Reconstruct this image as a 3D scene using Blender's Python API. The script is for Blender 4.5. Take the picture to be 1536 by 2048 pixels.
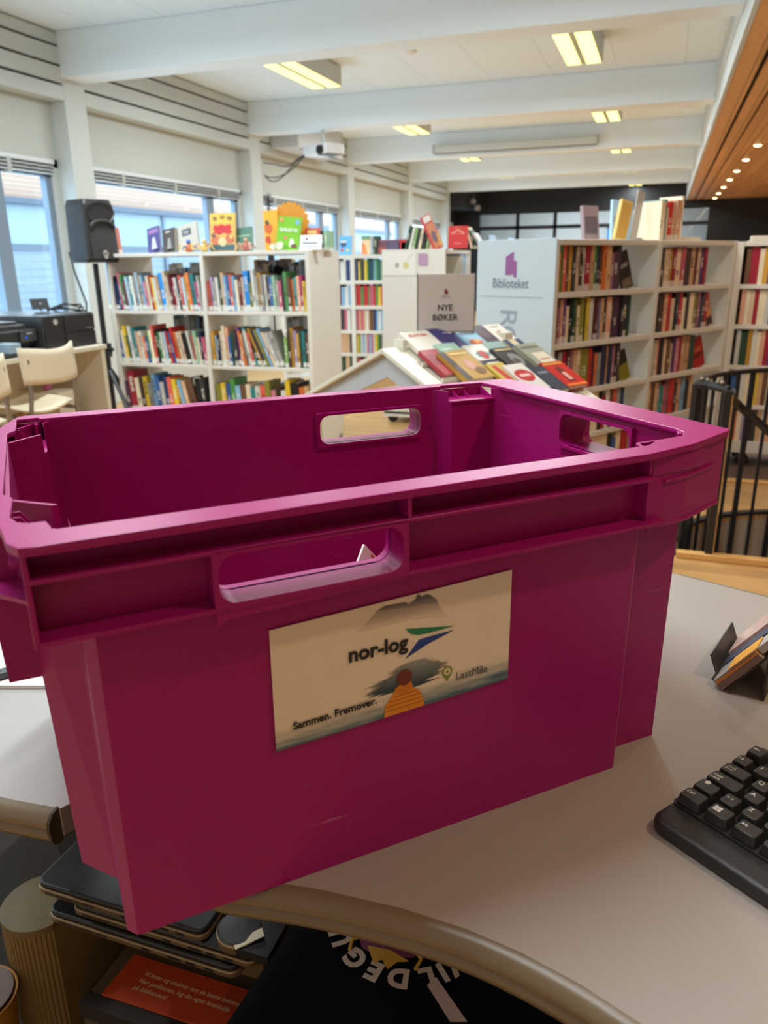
import bpy, bmesh, math, random
from mathutils import Vector, Matrix
from math import sin, cos, pi, radians as rad
random.seed(7)
for o in list(bpy.data.objects): bpy.data.objects.remove(o)
SC = bpy.context.scene; COL = SC.collection

# ---------------------------------------------------------------- camera
cam = bpy.data.cameras.new('camera'); camo = bpy.data.objects.new('camera', cam); COL.objects.link(camo)
yaw, pitch, roll = rad(19.46), rad(18.03), rad(-0.78)
fwd = Vector((-sin(yaw)*cos(pitch), cos(yaw)*cos(pitch), -sin(pitch)))
rt0 = Vector((cos(yaw), sin(yaw), 0)); up0 = rt0.cross(fwd)
rt = cos(roll)*rt0 + sin(roll)*up0; up = -sin(roll)*rt0 + cos(roll)*up0
m = Matrix((rt, up, -fwd)).transposed().to_4x4(); m.translation = (0, 0, 1.186)
camo.matrix_world = m
cam.sensor_fit = 'VERTICAL'; cam.sensor_height = 24; cam.sensor_width = 18; cam.lens = 24*1537/2048
cam.clip_start = .02; cam.clip_end = 100
cam.dof.use_dof = True; cam.dof.focus_distance = .78; cam.dof.aperture_fstop = 6.0
SC.camera = camo
# ---------------------------------------------------------------- light of the place: overcast daylight (the lamps are built further down)
w = bpy.data.worlds.new('overcast_sky'); SC.world = w; w.use_nodes = True
bg = w.node_tree.nodes['Background']; bg.inputs[0].default_value = (.66, .85, 1.0, 1); bg.inputs[1].default_value = 7.0
LAMP = (2.4, 2.2, .72)         # emission of the fluorescent diffusers
LAMP_W = 44                     # light of one ceiling lamp
SPOT_W = 20                     # light of one downlight
SC.view_settings.view_transform = 'Standard'; SC.view_settings.look = 'None'
SC.view_settings.gamma = 1; SC.view_settings.exposure = 0.0; SC.view_settings.use_curve_mapping = False
SC.cycles.max_bounces = 8; SC.cycles.diffuse_bounces = 5; SC.cycles.transparent_max_bounces = 16

# ---------------------------------------------------------------- materials
MC = {}
def srgb(r, g, b):
    f = lambda c: (c/255/12.92 if c/255 <= .04045 else ((c/255+.055)/1.055)**2.4)
    return (f(r), f(g), f(b))
def mat(name, col, rough=.5, metal=0, spec=.5, noise=0, scale=40, bump=0, bscale=200, coat=0):
    if name in MC: return MC[name]
    mt = bpy.data.materials.new(name); mt.use_nodes = True; nt = mt.node_tree
    b = nt.nodes['Principled BSDF']
    b.inputs['Base Color'].default_value = (*col, 1); b.inputs['Roughness'].default_value = rough
    b.inputs['Metallic'].default_value = metal; b.inputs['Specular IOR Level'].default_value = spec
    b.inputs['Coat Weight'].default_value = coat
    tc = nt.nodes.new('ShaderNodeTexCoord')
    if noise:
        n = nt.nodes.new('ShaderNodeTexNoise'); n.inputs['Scale'].default_value = scale; n.inputs['Detail'].default_value = 4
        nt.links.new(tc.outputs['Object'], n.inputs['Vector'])
        mx = nt.nodes.new('ShaderNodeMix'); mx.data_type = 'RGBA'
        nt.links.new(n.outputs[0], mx.inputs[0])
        mx.inputs[6].default_value = (*[c*(1-noise) for c in col], 1); mx.inputs[7].default_value = (*[min(1, c*(1+noise)) for c in col], 1)
        nt.links.new(mx.outputs[2], b.inputs['Base Color'])
    if bump:
        n2 = nt.nodes.new('ShaderNodeTexNoise'); n2.inputs['Scale'].default_value = bscale
        nt.links.new(tc.outputs['Object'], n2.inputs['Vector'])
        bp = nt.nodes.new('ShaderNodeBump'); bp.inputs['Strength'].default_value = bump; bp.inputs['Distance'].default_value = .002
        nt.links.new(n2.outputs[0], bp.inputs['Height']); nt.links.new(bp.outputs[0], b.inputs['Normal'])
    MC[name] = mt; return mt
def rgb(r, g, b, rough=.5, **k): return mat('paint_%d_%d_%d_%d' % (r, g, b, int(rough*100)), srgb(r, g, b), rough, **k)
def emis(name, col, s=1):
    if name in MC: return MC[name]
    mt = bpy.data.materials.new(name); mt.use_nodes = True; nt = mt.node_tree
    nt.nodes.remove(nt.nodes['Principled BSDF'])
    e = nt.nodes.new('ShaderNodeEmission'); e.inputs[0].default_value = (*col, 1); e.inputs[1].default_value = s
    nt.links.new(e.outputs[0], nt.nodes['Material Output'].inputs[0]); MC[name] = mt; return mt
def node(nt, t, **k):
    n = nt.nodes.new(t)
    for a, v in k.items():
        if a.startswith('i_'): n.inputs[int(a[2:])].default_value = v
        else: setattr(n, a, v)
    return n
def mix(nt, fac, a, b):
    mx = nt.nodes.new('ShaderNodeMix'); mx.data_type = 'RGBA'
    for i, v in ((0, fac), (6, a), (7, b)):
        if hasattr(v, 'links'): nt.links.new(v, mx.inputs[i])
        else: mx.inputs[i].default_value = v if i == 0 else (*v, 1)
    return mx.outputs[2]
def stripes(name, col, line, period, width, axis=0, rough=.5, plank=0, axis2=1, len2=1.2, spec=.4):
    """boards along one axis with dark joints, optional end joints and tone per board"""
    if name in MC: return MC[name]
    mt = bpy.data.materials.new(name); mt.use_nodes = True; nt = mt.node_tree; b = nt.nodes['Principled BSDF']
    b.inputs['Roughness'].default_value = rough; b.inputs['Specular IOR Level'].default_value = spec
    tc = node(nt, 'ShaderNodeTexCoord'); sp = node(nt, 'ShaderNodeSeparateXYZ'); nt.links.new(tc.outputs['Object'], sp.inputs[0])
    def mth(op, a, v=None):
        n = node(nt, 'ShaderNodeMath', operation=op); nt.links.new(a, n.inputs[0])
        if v is not None:
            if hasattr(v, 'links'): nt.links.new(v, n.inputs[1])
            else: n.inputs[1].default_value = v
        return n.outputs[0]
    d = mth('DIVIDE', sp.outputs[axis], period); fr = mth('FRACT', d); ln = mth('LESS_THAN', fr, width/period)
    base = None
    if plank:
        fl = mth('FLOOR', d); off = mth('MULTIPLY', fl, .377); d2 = mth('ADD', mth('DIVIDE', sp.outputs[axis2], len2), off)
        fl2 = mth('FLOOR', d2); cb = node(nt, 'ShaderNodeCombineXYZ'); nt.links.new(fl, cb.inputs[0]); nt.links.new(fl2, cb.inputs[1])
        wn = node(nt, 'ShaderNodeTexWhiteNoise'); nt.links.new(cb.outputs[0], wn.inputs[0])
        mp = node(nt, 'ShaderNodeMapping'); nt.links.new(tc.outputs['Object'], mp.inputs[0])
        sc = [40, 40, 40]; sc[axis2] = 3; mp.inputs['Scale'].default_value = sc
        ns = node(nt, 'ShaderNodeTexNoise', i_2=1.0, i_3=5.0); nt.links.new(mp.outputs[0], ns.inputs[0])
        v = mth('ADD', mth('MULTIPLY', wn.outputs[0], .6), mth('MULTIPLY', ns.outputs[0], .4))
        base = mix(nt, v, [c*(1-plank) for c in col], [min(1, c*(1+plank)) for c in col])
    nt.links.new(mix(nt, ln, base if base is not None else col, line), b.inputs['Base Color'])
    MC[name] = mt; return mt
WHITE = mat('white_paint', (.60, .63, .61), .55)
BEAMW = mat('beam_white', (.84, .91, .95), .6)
SHELF = mat('white_shelf_laminate', (.74, .72, .66), .45)
BLACK = mat('black_plastic', (.012, .012, .013), .45)
STEEL = mat('grey_steel', (.35, .34, .33), .35, 1)
CREAM = mat('cream_laminate', (.72, .66, .53), .5)
def glass():
    if 'window_glass' in MC: return MC['window_glass']
    mt = bpy.data.materials.new('window_glass'); mt.use_nodes = True; nt = mt.node_tree; nt.nodes.remove(nt.nodes['Principled BSDF'])
    t = node(nt, 'ShaderNodeBsdfTransparent'); t.inputs[0].default_value = (.93, .97, 1, 1)
    g = node(nt, 'ShaderNodeBsdfGlossy'); g.inputs['Roughness'].default_value = .02
    ms = node(nt, 'ShaderNodeMixShader', i_0=.06); nt.links.new(t.outputs[0], ms.inputs[1]); nt.links.new(g.outputs[0], ms.inputs[2])
    nt.links.new(ms.outputs[0], nt.nodes['Material Output'].inputs[0]); MC['window_glass'] = mt; return mt

# ---------------------------------------------------------------- mesh helpers
I4 = Matrix.Identity(4)
def T(x, y, z): return Matrix.Translation((x, y, z))
def RZ(a): return Matrix.Rotation(a, 4, 'Z')
def RX(a): return Matrix.Rotation(a, 4, 'X')
def RY(a): return Matrix.Rotation(a, 4, 'Y')
def frame(o, x, y):
    x = Vector(x).normalized(); y = Vector(y).normalized(); z = x.cross(y)
    mm = Matrix((x, y, z)).transposed().to_4x4(); mm.translation = o; return mm
class MB:
    def __init__(s): s.b = bmesh.new()
    def box(s, x0, x1, y0, y1, z0, z1, M=I4, mi=0):
        vs = [s.b.verts.new(M @ Vector((x, y, z))) for x in (x0, x1) for y in (y0, y1) for z in (z0, z1)]
        for f in ((0, 1, 3, 2), (4, 6, 7, 5), (0, 4, 5, 1), (2, 3, 7, 6), (0, 2, 6, 4), (1, 5, 7, 3)):
            s.b.faces.new([vs[i] for i in f]).material_index = mi
        return s
    def prism(s, poly, z0, z1, M=I4, mi=0, top=None):
        n = len(poly); top = top or poly
        a = [s.b.verts.new(M @ Vector((x, y, z0))) for x, y in poly]; c = [s.b.verts.new(M @ Vector((x, y, z1))) for x, y in top]
        s.b.faces.new(a[::-1]).material_index = mi; s.b.faces.new(c).material_index = mi
        for i in range(n): s.b.faces.new([a[i], a[(i+1) % n], c[(i+1) % n], c[i]]).material_index = mi
        return s
    def face(s, pts, M=I4, mi=0):
        s.b.faces.new([s.b.verts.new(M @ Vector(p)) for p in pts]).material_index = mi; return s
    def cyl(s, r, z0, z1, M=I4, n=24, r2=None, mi=0):
        r2 = r if r2 is None else r2
        return s.prism([(r*cos(2*pi*i/n), r*sin(2*pi*i/n)) for i in range(n)], z0, z1, M, mi, [(r2*cos(2*pi*i/n), r2*sin(2*pi*i/n)) for i in range(n)])
    def lathe(s, prof, M=I4, n=24, mi=0):
        R = [[s.b.verts.new(M @ Vector((r*cos(2*pi*i/n), r*sin(2*pi*i/n), z))) for i in range(n)] for r, z in prof]
        for a, c in zip(R, R[1:]):
            for i in range(n): s.b.faces.new([a[i], a[(i+1) % n], c[(i+1) % n], c[i]]).material_index = mi
        s.b.faces.new(R[0][::-1]); s.b.faces.new(R[-1]); return s
    def tube(s, path, r, n=8, M=I4, mi=0):
        P = [M @ Vector(p) for p in path]; R = []
        ref = Vector((0, 0, 1))
        for i, p in enumerate(P):
            d = (P[min(i+1, len(P)-1)] - P[max(i-1, 0)]).normalized()
            u = d.cross(ref if abs(d.z) < .95 else Vector((1, 0, 0))).normalized(); v = d.cross(u)
            R.append([s.b.verts.new(p + r*(cos(2*pi*k/n)*u + sin(2*pi*k/n)*v)) for k in range(n)])
        for a, c in zip(R, R[1:]):
            for k in range(n): s.b.faces.new([a[k], a[(k+1) % n], c[(k+1) % n], c[k]]).material_index = mi
        s.b.faces.new(R[0][::-1]).material_index = mi; s.b.faces.new(R[-1]).material_index = mi; return s
    def grid(s, fn, nu, nv, mi=0):
        V = [[s.b.verts.new(fn(i/nu, j/nv)) for j in range(nv+1)] for i in range(nu+1)]
        for i in range(nu):
            for j in range(nv): s.b.faces.new([V[i][j], V[i+1][j], V[i+1][j+1], V[i][j+1]]).material_index = mi
        return s
    def add(s, me, M=I4, mi=0):
        vs = [s.b.verts.new(M @ v.co) for v in me.vertices]
        for p in me.polygons:
            try: s.b.faces.new([vs[i] for i in p.vertices]).material_index = mi
            except ValueError: pass
        return s
    def warp(s, fn):
        for v in s.b.verts: v.co = fn(v.co)
        return s
    def build(s, name, mats, parent=None, smooth=None, bevel=0, seg=2, thick=0):
        bmesh.ops.recalc_face_normals(s.b, faces=s.b.faces)
        me = bpy.data.meshes.new(name); s.b.to_mesh(me); s.b.free()
        for q in (mats if isinstance(mats, (list, tuple)) else [mats]): me.materials.append(q)
        o = bpy.data.objects.new(name, me); COL.objects.link(o); o.parent = parent
        if smooth:
            for p in me.polygons: p.use_smooth = True
            me.set_sharp_from_angle(angle=rad(smooth))
        if thick:
            md = o.modifiers.new('thickness', 'SOLIDIFY'); md.thickness = thick; md.offset = 0
        if bevel:
            md = o.modifiers.new('rounding', 'BEVEL'); md.width = bevel; md.segments = seg; md.limit_method = 'ANGLE'; md.angle_limit = rad(40)
            for p in me.polygons: p.use_smooth = True
            me.set_sharp_from_angle(angle=rad(30)) if not smooth else None
        return o
def tag(o, label, cat, group=None, kind=None):
    o['label'] = label; o['category'] = cat
    if group: o['group'] = group
    if kind: o['kind'] = kind
    return o
def thing(name, label, cat, loc=(0, 0, 0), rz=0, group=None):
    o = bpy.data.objects.new(name, None); COL.objects.link(o); o.location = loc; o.rotation_euler = (0, 0, rz)
    o.empty_display_size = .05; return tag(o, label, cat, group)
def struct(o): o['kind'] = 'structure'; return o
def eval_mesh(o):
    dg = bpy.context.evaluated_depsgraph_get(); me = bpy.data.meshes.new_from_object(o.evaluated_get(dg)); return me
def text_me(s, size, ext=.0003, off=0, align='CENTER', sx=1, shear=0):
    c = bpy.data.curves.new('lettering', 'FONT'); c.body = s; c.size = size; c.extrude = ext; c.offset = off
    c.align_x = align; c.align_y = 'CENTER' if align == 'CENTER' else 'BOTTOM_BASELINE'; c.resolution_u = 3; c.shear = shear
    o = bpy.data.objects.new('lettering', c); COL.objects.link(o); me = eval_mesh(o)
    bpy.data.objects.remove(o); bpy.data.curves.remove(c)
    if sx != 1:
        for v in me.vertices: v.co.x *= sx
    return me
def plate_me(splines, half, bev=0):
    """flat shape (outline first, then holes) of thickness 2*half"""
    c = bpy.data.curves.new('plate', 'CURVE'); c.dimensions = '2D'; c.fill_mode = 'BOTH'; c.extrude = max(half-bev, 1e-5)
    c.bevel_depth = bev; c.bevel_resolution = 1; c.offset = -bev
    for pts in splines:
        sp = c.splines.new('POLY'); sp.points.add(len(pts)-1); sp.use_cyclic_u = True
        for p, q in zip(sp.points, pts): p.co = (q[0], q[1], 0, 1)
    o = bpy.data.objects.new('plate', c); COL.objects.link(o); me = eval_mesh(o)
    bpy.data.objects.remove(o); bpy.data.curves.remove(c); return me
def rrect(x0, x1, y0, y1, r, n=5):
    P = []
    for cx, cy, a in ((x1-r, y1-r, 0), (x0+r, y1-r, pi/2), (x0+r, y0+r, pi), (x1-r, y0+r, 1.5*pi)):
        P += [(cx+r*cos(a+k*pi/2/n), cy+r*sin(a+k*pi/2/n)) for k in range(n+1)]
    return P
def smooth_path3(P, n=5):
    out = []
    for i in range(len(P)-1):
        p0, p1, p2, p3 = [Vector(P[max(0, min(len(P)-1, j))]) for j in (i-1, i, i+1, i+2)]
        for k in range(n):
            u = k/n; out.append(.5*((2*p1)+(p2-p0)*u+(2*p0-5*p1+4*p2-p3)*u*u+(3*p1-p0-3*p2+p3)*u**3))
    return out+[Vector(P[-1])]
def boolean_cut(o, cutters):
    for i, cu in enumerate(cutters):
        md = o.modifiers.new('cut', 'BOOLEAN'); md.object = cu; md.solver = 'EXACT'; md.operation = 'DIFFERENCE'
    me = eval_mesh(o); o.modifiers.clear(); o.data = me
    for cu in cutters: bpy.data.objects.remove(cu)

# ================================================================ SETTING
WX = -4.57; RX_ = -4.74; ZC = 2.9; YB = [2.54, 5.54, 8.54, 11.54, 14.54]; YE = 17.55; YF = 19.5
# floor with the half-round stair opening
SCX, SCY, SR = .78, 3.34, .63
arc = [(SCX+SR*cos(a), SCY+SR*sin(a)) for a in [rad(-9.5+k*199/40) for k in range(41)]]
OAK = stripes('oak_parquet', srgb(196, 154, 100), srgb(146, 106, 62), .07, .0015, axis=1, rough=.3, plank=.22, axis2=0, len2=.9)
me = plate_me([[(-5, -3), (5, -3), (5, 20), (-5, 20)], arc], .01)
struct(MB().add(me, T(0, 0, -.01)).build('floor', OAK))
BRC = mat('brown_carpet', srgb(96, 74, 62), .9, noise=.25, scale=300)
struct(MB().box(.25, 5, 4.55, 9, 0, .006).build('floor', BRC))
TRIMW = mat('light_oak_trim', srgb(226, 176, 104), .35, noise=.12, scale=60)
struct(MB().box(-1.6, .3, .2, 1.6, 0, .004).build('floor', mat('underdesk_darkening', srgb(40, 31, 22), .8)))  # sheet added over the oak to darken the floor under the desk
struct(MB().box(.2, 5, 4.5, 4.55, 0, .012).build('trim_1', TRIMW, bevel=.003))
struct(MB().box(.15, 1.42, 3.205, 3.245, 0, .028).build('trim_2', TRIMW, bevel=.004))
inner = [(SCX+(SR)*cos(a), SCY+SR*sin(a)) for a in [rad(-9.5+k*199/40) for k in range(41)]]
outer = [(SCX+(SR+.05)*cos(a), SCY+(SR+.05)*sin(a)) for a in [rad(-9.5+k*199/40) for k in range(41)]]
sw = MB()
for i in range(40): sw.prism([inner[i], inner[i+1], outer[i+1], outer[i]], -2.4, -.0205)
sw.box(.15, 1.42, 3.19, 3.235, -2.4, -.0205)
struct(sw.build('wall_stairwell', mat('beige_wall', srgb(196, 182, 165), .7)))
rg = MB()
for i in range(40): rg.prism([inner[i], inner[i+1], (SCX+(SR+.035)*cos(rad(-9.5+(i+1)*199/40)), SCY+(SR+.035)*sin(rad(-9.5+(i+1)*199/40))), (SCX+(SR+.035)*cos(rad(-9.5+i*199/40)), SCY+(SR+.035)*sin(rad(-9.5+i*199/40)))], .0, .018)
struct(rg.build('trim_3', mat('dark_edge', srgb(62, 55, 52), .5)))
struct(MB().box(.1, 1.5, 3.1, 4.1, -2.45, -2.4).build('floor', mat('lower_floor', srgb(150, 130, 110), .6)))
# ceiling: white perforated panels with seams
CEIL = stripes('ceiling_panels', (.82, .92, .98), (.62, .70, .74), .6, .006, axis=0, rough=.7, spec=.2)
struct(MB().box(-4.9, .30, -3, 20, ZC, ZC+.05).build('ceiling', CEIL))
WOOD = stripes('oak_ceiling_boards', srgb(218, 162, 106), srgb(120, 80, 50), .145, .006, axis=0, rough=.45, plank=.25, axis2=1, len2=2.2)
wb = MB()
for x0, x1 in ((.33, .472), (.505, .622), (.645, .795)): wb.box(x0, x1, -3, YF, 2.4, 2.425)
wb.box(.806, 5, -3, YF, 2.402, 2.425)
struct(wb.build('ceiling', WOOD))
struct(MB().box(.33, 5, -3, YF, 2.44, 2.46).build('ceiling', mat('black_void', (.01, .008, .006), .9)))
fa = MB().box(.30, .328, -3, YF, 2.395, ZC)
for k in range(4): fa.box(.288, .30, -3, YF, 2.83-.075*k, 2.878-.075*k)
struct(fa.build('trim_4', WHITE))
# window wall: posts, beams, slatted top, head board, recessed panel, windows
for i, y in enumerate(YB):
    struct(MB().box(-4.9, WX, y, y+.25, 0, ZC).build('trim_%d' % (5+i), WHITE, bevel=.004))
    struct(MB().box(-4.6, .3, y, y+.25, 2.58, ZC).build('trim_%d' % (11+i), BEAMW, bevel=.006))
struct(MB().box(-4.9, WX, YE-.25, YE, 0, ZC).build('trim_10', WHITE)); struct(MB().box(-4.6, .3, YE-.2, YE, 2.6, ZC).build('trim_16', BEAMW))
WALLC = mat('cream_wall_panel', (.53, .545, .50), .6)
segs = [(-.46, 2.54)] + [(y+.25, y+3) for y in YB[:-1]] + [(14.79, YE-.25)]
lw = MB(); rc = MB(); hb = MB()
for y0, y1 in segs:
    for z0, z1 in ((2.81, 2.888), (2.675, 2.79), (2.545, 2.655)): lw.box(-4.62, WX-.004, y0, y1, z0, z1)
    lw.box(-4.72, -4.66, y0, y1, 2.5, ZC, mi=1)
    hb.box(-4.72, WX, y0, y1, 2.42, 2.525)
    rc.box(-4.80, RX_+.03, y0, y1, 2.0, 2.5); rc.box(-4.85, RX_+.03, y0, y1, 0, .80)
struct(lw.build('wall_left', [WHITE, mat('dark_gap', (.03, .03, .03), .8)])); struct(hb.build('trim_17', WHITE, bevel=.004)); struct(rc.build('wall_left', WALLC))
FRM = mat('blue_grey_frame', srgb(122, 140, 158), .4); BLIND = mat('blind_slats', (.45, .47, .44), .4)
for i, (y0, y1) in enumerate(segs):
    wn = bpy.data.objects.new('window_%d' % (i+1), None); COL.objects.link(wn); struct(wn)
    MB().box(-4.80, RX_+.02, y0, y0+.07, .8, 2.0).box(-4.80, RX_+.02, y1-.07, y1, .8, 2.0).box(-4.80, RX_+.02, y0, y1, 1.94, 2.0).box(-4.82, RX_+.05, y0, y1, .77, .82).build('frame', WHITE, wn)
    ym = y0+.76*(y1-y0)
    MB().box(-4.80, -4.745, ym-.07, ym+.07, .82, 1.94).box(-4.80, -4.745, y1-.13, y1-.07, .82, 1.94).box(-4.80, -4.745, y0+.07, y0+.13, .82, 1.94).box(-4.80, -4.745, y0+.07, y1-.07, 1.87, 1.94).build('mullion', FRM, wn)
    MB().box(-4.785, -4.781, y0+.1, y1-.1, .82, 1.93).build('pane', glass(), wn)
    bl = MB()
    for k in range(6): bl.box(-4.735, -4.695, y0+.075, y1-.075, 1.885+.013*k, 1.892+.013*k, mi=k % 2)
    bl.box(-4.745, -4.69, y0+.07, y1-.07, 1.962, 1.995, mi=0)
    for q in (.2, .5, .8): bl.box(-4.74, -4.688, y0+q*(y1-y0)-.02, y0+q*(y1-y0)+.02, 1.86, 1.97, mi=2)
    bl.build('blind', [mat('blind_light', (.7, .74, .76), .35), mat('blind_dark', (.10, .11, .10), .5), BLIND], wn)
struct(MB().box(-4.9, -4.5, -3, -.46, 0, ZC).build('wall_left', WHITE))
# far end: black alcove
BLK = mat('black_wall', (.010, .010, .011), .7)
bw = MB()
bw.box(-5.3, 6, YF, YF+.1, 2.23, 3.0); bw.box(-5.3, 6, YF, YF+.1, 0, .6); bw.box(.8, 6, YF, YF+.1, .6, 2.23); bw.box(-5.3, -4.33, YF, YF+.1, .6, 2.23)
for x in (-3.42, -2.54, -1.66, -.55): bw.box(x-.035, x+.035, YF, YF+.1, .6, 2.23)
bw.box(-4.33, .8, YF, YF+.1, 1.88, 1.96); bw.box(-4.33, .8, YF-.01, YF+.08, 2.40, 2.44)
struct(bw.build('wall_back', BLK))
bs = MB().box(-5.0, -4.9, YE, YF, 0, 1.0).box(-5.0, -4.9, YE, YF, 2.06, 3).box(-5.0, -4.9, YE, 17.9, 1, 2.06).box(-5, -4.9, 19.1, YF, 1, 2.06)
bs.box(-4.9, -4.3, YE+.02, YF, 2.3, 2.7)
struct(bs.build('wall_left', BLK))
wn = bpy.data.objects.new('window_8', None); COL.objects.link(wn); struct(wn)
MB().box(-4.95, -4.88, 17.9, 17.98, 1, 2.06).box(-4.95, -4.88, 18.46, 18.54, 1, 2.06).box(-4.95, -4.88, 19.02, 19.1, 1, 2.06).box(-4.95, -4.88, 17.9, 19.1, 1.9, 2.06).build('frame', WHITE, wn)
MB().box(-4.94, -4.936, 17.9, 19.1, 1, 2.0).build('pane', glass(), wn)
wn = bpy.data.objects.new('window_9', None); COL.objects.link(wn); struct(wn)
MB().box(-4.33, .8, YF+.04, YF+.045, .6, 2.23).build('pane', glass(), wn)
# room seen through the glazed back wall
struct(MB().box(-5.3, 6, 23, 23.1, 0, 3).build('wall_back', mat('pale_room_wall', srgb(205, 205, 196), .7)))
struct(MB().box(-5.3, 6, YF+.1, 23, 2.9, 3.0).box(-5.3, 6, YF+.1, 23, -.05, 0).box(-5.4, -5.3, YF+.1, 23, 0, 3).box(6, 6.1, YF+.1, 23, 0, 3).build('wall_back', mat('pale_room_shell', srgb(190, 192, 196), .7)))
t = thing('ceiling_lamp', 'added unseen ceiling light brightening the room behind the glazed black wall', 'lamp', (-2, 21.2, 2.88))  # lamp added out of view to brighten the room behind the glass
MB().box(-1.5, 1.5, -.2, .2, 0, .02).build('panel', emis('added_room_glow', (2.5, 2.8, 3.2)), t)
l = bpy.data.lights.new('lamp_light', 'AREA'); l.shape = 'RECTANGLE'; l.size = 3; l.size_y = .4; l.energy = 130; l.color = (.85, .93, 1)
lo = bpy.data.objects.new('lamp_light', l); COL.objects.link(lo); lo.parent = t; lo.location = (0, 0, -.004)
t = thing('notice_board', 'bright blue board on the wall of the room behind black glazing', 'board', (-.95, 22.97, 1.72))
MB().box(-.62, .62, -.02, .02, -.3, .25).build('panel', rgb(40, 150, 230), t); MB().box(-.64, .64, -.03, .0, .25, .28).box(-.01, .01, -.03, 0, -.3, .25).build('frame', rgb(30, 40, 60), t)
# right and near walls that close the room
struct(MB().box(5, 5.1, -3, 20, 0, 3).build('wall_right', mat('warm_wall', srgb(190, 170, 150), .7)))
struct(MB().box(-5, 5.1, -2.1, -2, 0, 3).build('wall_front', mat('warm_light_wall', (.78, .70, .62), .7)))  # unseen wall, moved closer and lightened to bounce warm light onto the crate
# outside
struct(MB().box(-30, -4.95, -10, 40, -.12, -.02).build('ground', mat('paving', (.55, .60, .64), .8, noise=.15, scale=6)))
bd = thing('building', 'pale building with timber band seen across the courtyard through windows', 'building', (-13, 0, 0))
MB().box(-1, 0, -6, 40, 1.65, 2.45).build('wall', mat('pale_cladding', (.23, .29, .33), .5), bd)
MB().box(-1, .02, -6, 40, 2.57, 3.3).build('cladding', stripes('timber_band', srgb(164, 134, 114), srgb(120, 90, 72), .09, .012, axis=2, rough=.6), bd)
MB().box(-1, .15, -6, 40, 2.45, 2.57).build('fascia', mat('slate_fascia', srgb(70, 80, 92), .5), bd)
MB().box(-1, -.01, -6, 40, 1.50, 1.65).build('ledge', mat('slate_ledge', srgb(84, 94, 104), .5), bd)
MB().box(-1, -.02, -6, 40, .1, 1.5).build('lower_wall', stripes('grey_siding', srgb(124, 134, 142), srgb(96, 104, 112), .16, .015, axis=2, rough=.6), bd)
for y in (2, 8.8, 11.9, 13.2, 15.8, 19, 23):
    MB().box(0, .04, y, y+.12, .1, 2.45).build('post', mat('slate_post', srgb(90, 100, 112), .5), bd)
def shrub(x, y, h, lab, n=90):
    b = MB()
    for k in range(n):
        a = random.random()*6.28; r = .38*math.sqrt(random.random()); z = .05+h*random.random()
        Mx = T(x+r*cos(a), y+r*sin(a), z) @ RZ(random.random()*6) @ RX(random.uniform(-1, 1))
        b.face([(-.05, 0, 0), (0, .03, .03), (.08, 0, .06), (0, -.03, .03)], Mx)
    b.tube([(x, y, -.02), (x+.02, y, h*.6)], .02)
    tag(b.build('shrub', mat('yellow_green_leaves', srgb(170, 196, 60), .6)), lab, 'shrub')
shrub(-7.2, 8.7, .62, 'yellow-green shrub outside the window behind the large printer')

# ================================================================ ceiling fixtures
def lamp(x, y, label, power=1):
    t = thing('ceiling_lamp', label, 'lamp', (x, y, 2.73), 0, 'fluorescent ceiling lamps')
    MB().box(-.15, .15, -.6, .6, .004, .165).build('housing', WHITE, t, bevel=.012)
    d = MB().box(-.135, -.022, -.585, .585, -.002, .004).box(.022, .135, -.585, .585, -.002, .004)
    d.build('diffuser', emis('warm_diffuser', LAMP), t)
    lv = MB().box(-.02, .02, -.585, .585, 0, .004)
    for k in range(22): lv.box(-.021, .021, -.56+k*.053, -.555+k*.053, -.006, .001)
    lv.build('louvre', mat('lamp_louvre', (.6, .58, .45), .4), t)
    l = bpy.data.lights.new('lamp_light', 'AREA'); l.shape = 'RECTANGLE'; l.size = .022; l.size_y = 1.15; l.energy = LAMP_W*power; l.color = (.86, .95, 1)
    lo = bpy.data.objects.new('lamp_light', l); COL.objects.link(lo); lo.parent = t; lo.location = (0, 0, -.0075)
    return t
NTH = ['nearest', 'second', 'third', 'fourth', 'farthest']
for k in range(4): lamp(-3.12, 6.8+3*k, '%s fluorescent ceiling lamp of the window-side row between white beams' % ['nearest', 'second', 'third', 'farthest'][k])
for k in range(5): lamp(-.79, 6.8+3*k, '%s fluorescent ceiling lamp of the row beside the timber ceiling' % NTH[k])
for x in (-3.12, -.79):
    for y in (3.8, .8): lamp(x, y, 'fluorescent ceiling lamp near the camera, %s row' % ('window-side' if x < -2 else 'timber-side'), 1.0)
for i, y in enumerate((-1.2, .6, 2.4, 4.2, 5.8, 7.3, 8.75, 10.5, 11.95, 13.4, 14.8, 16.3, 17.8, 19.1)):
    t = thing('downlight', 'small round downlight, %s from the camera in the timber ceiling row' % (['first', 'second', 'third', 'fourth', 'fifth', 'sixth', 'seventh', 'eighth', 'ninth', 'tenth', 'eleventh', 'twelfth', 'thirteenth', 'farthest'][i]), 'lamp', (.87, y, 2.4), 0, 'downlights in the timber ceiling')
    MB().lathe([(.045, -.004), (.062, -.004), (.064, 0), (.045, .001)], n=20).build('ring', STEEL, t)
    MB().lathe([(.043, -.005), (.034, -.014), (.015, -.019), (.002, -.02)], n=20).build('bulb', emis('downlight_glow', (9, 6.5, 3.4)), t, smooth=60)
    l = bpy.data.lights.new('downlight_beam', 'SPOT'); l.energy = SPOT_W*1.8 if y < 9 else 8; l.spot_size = rad(130); l.spot_blend = 1; l.shadow_soft_size = .04; l.color = (1, .80, .56)
    lo = bpy.data.objects.new('downlight_beam', l); COL.objects.link(lo); lo.parent = t; lo.location = (0, 0, -.065)
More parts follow.
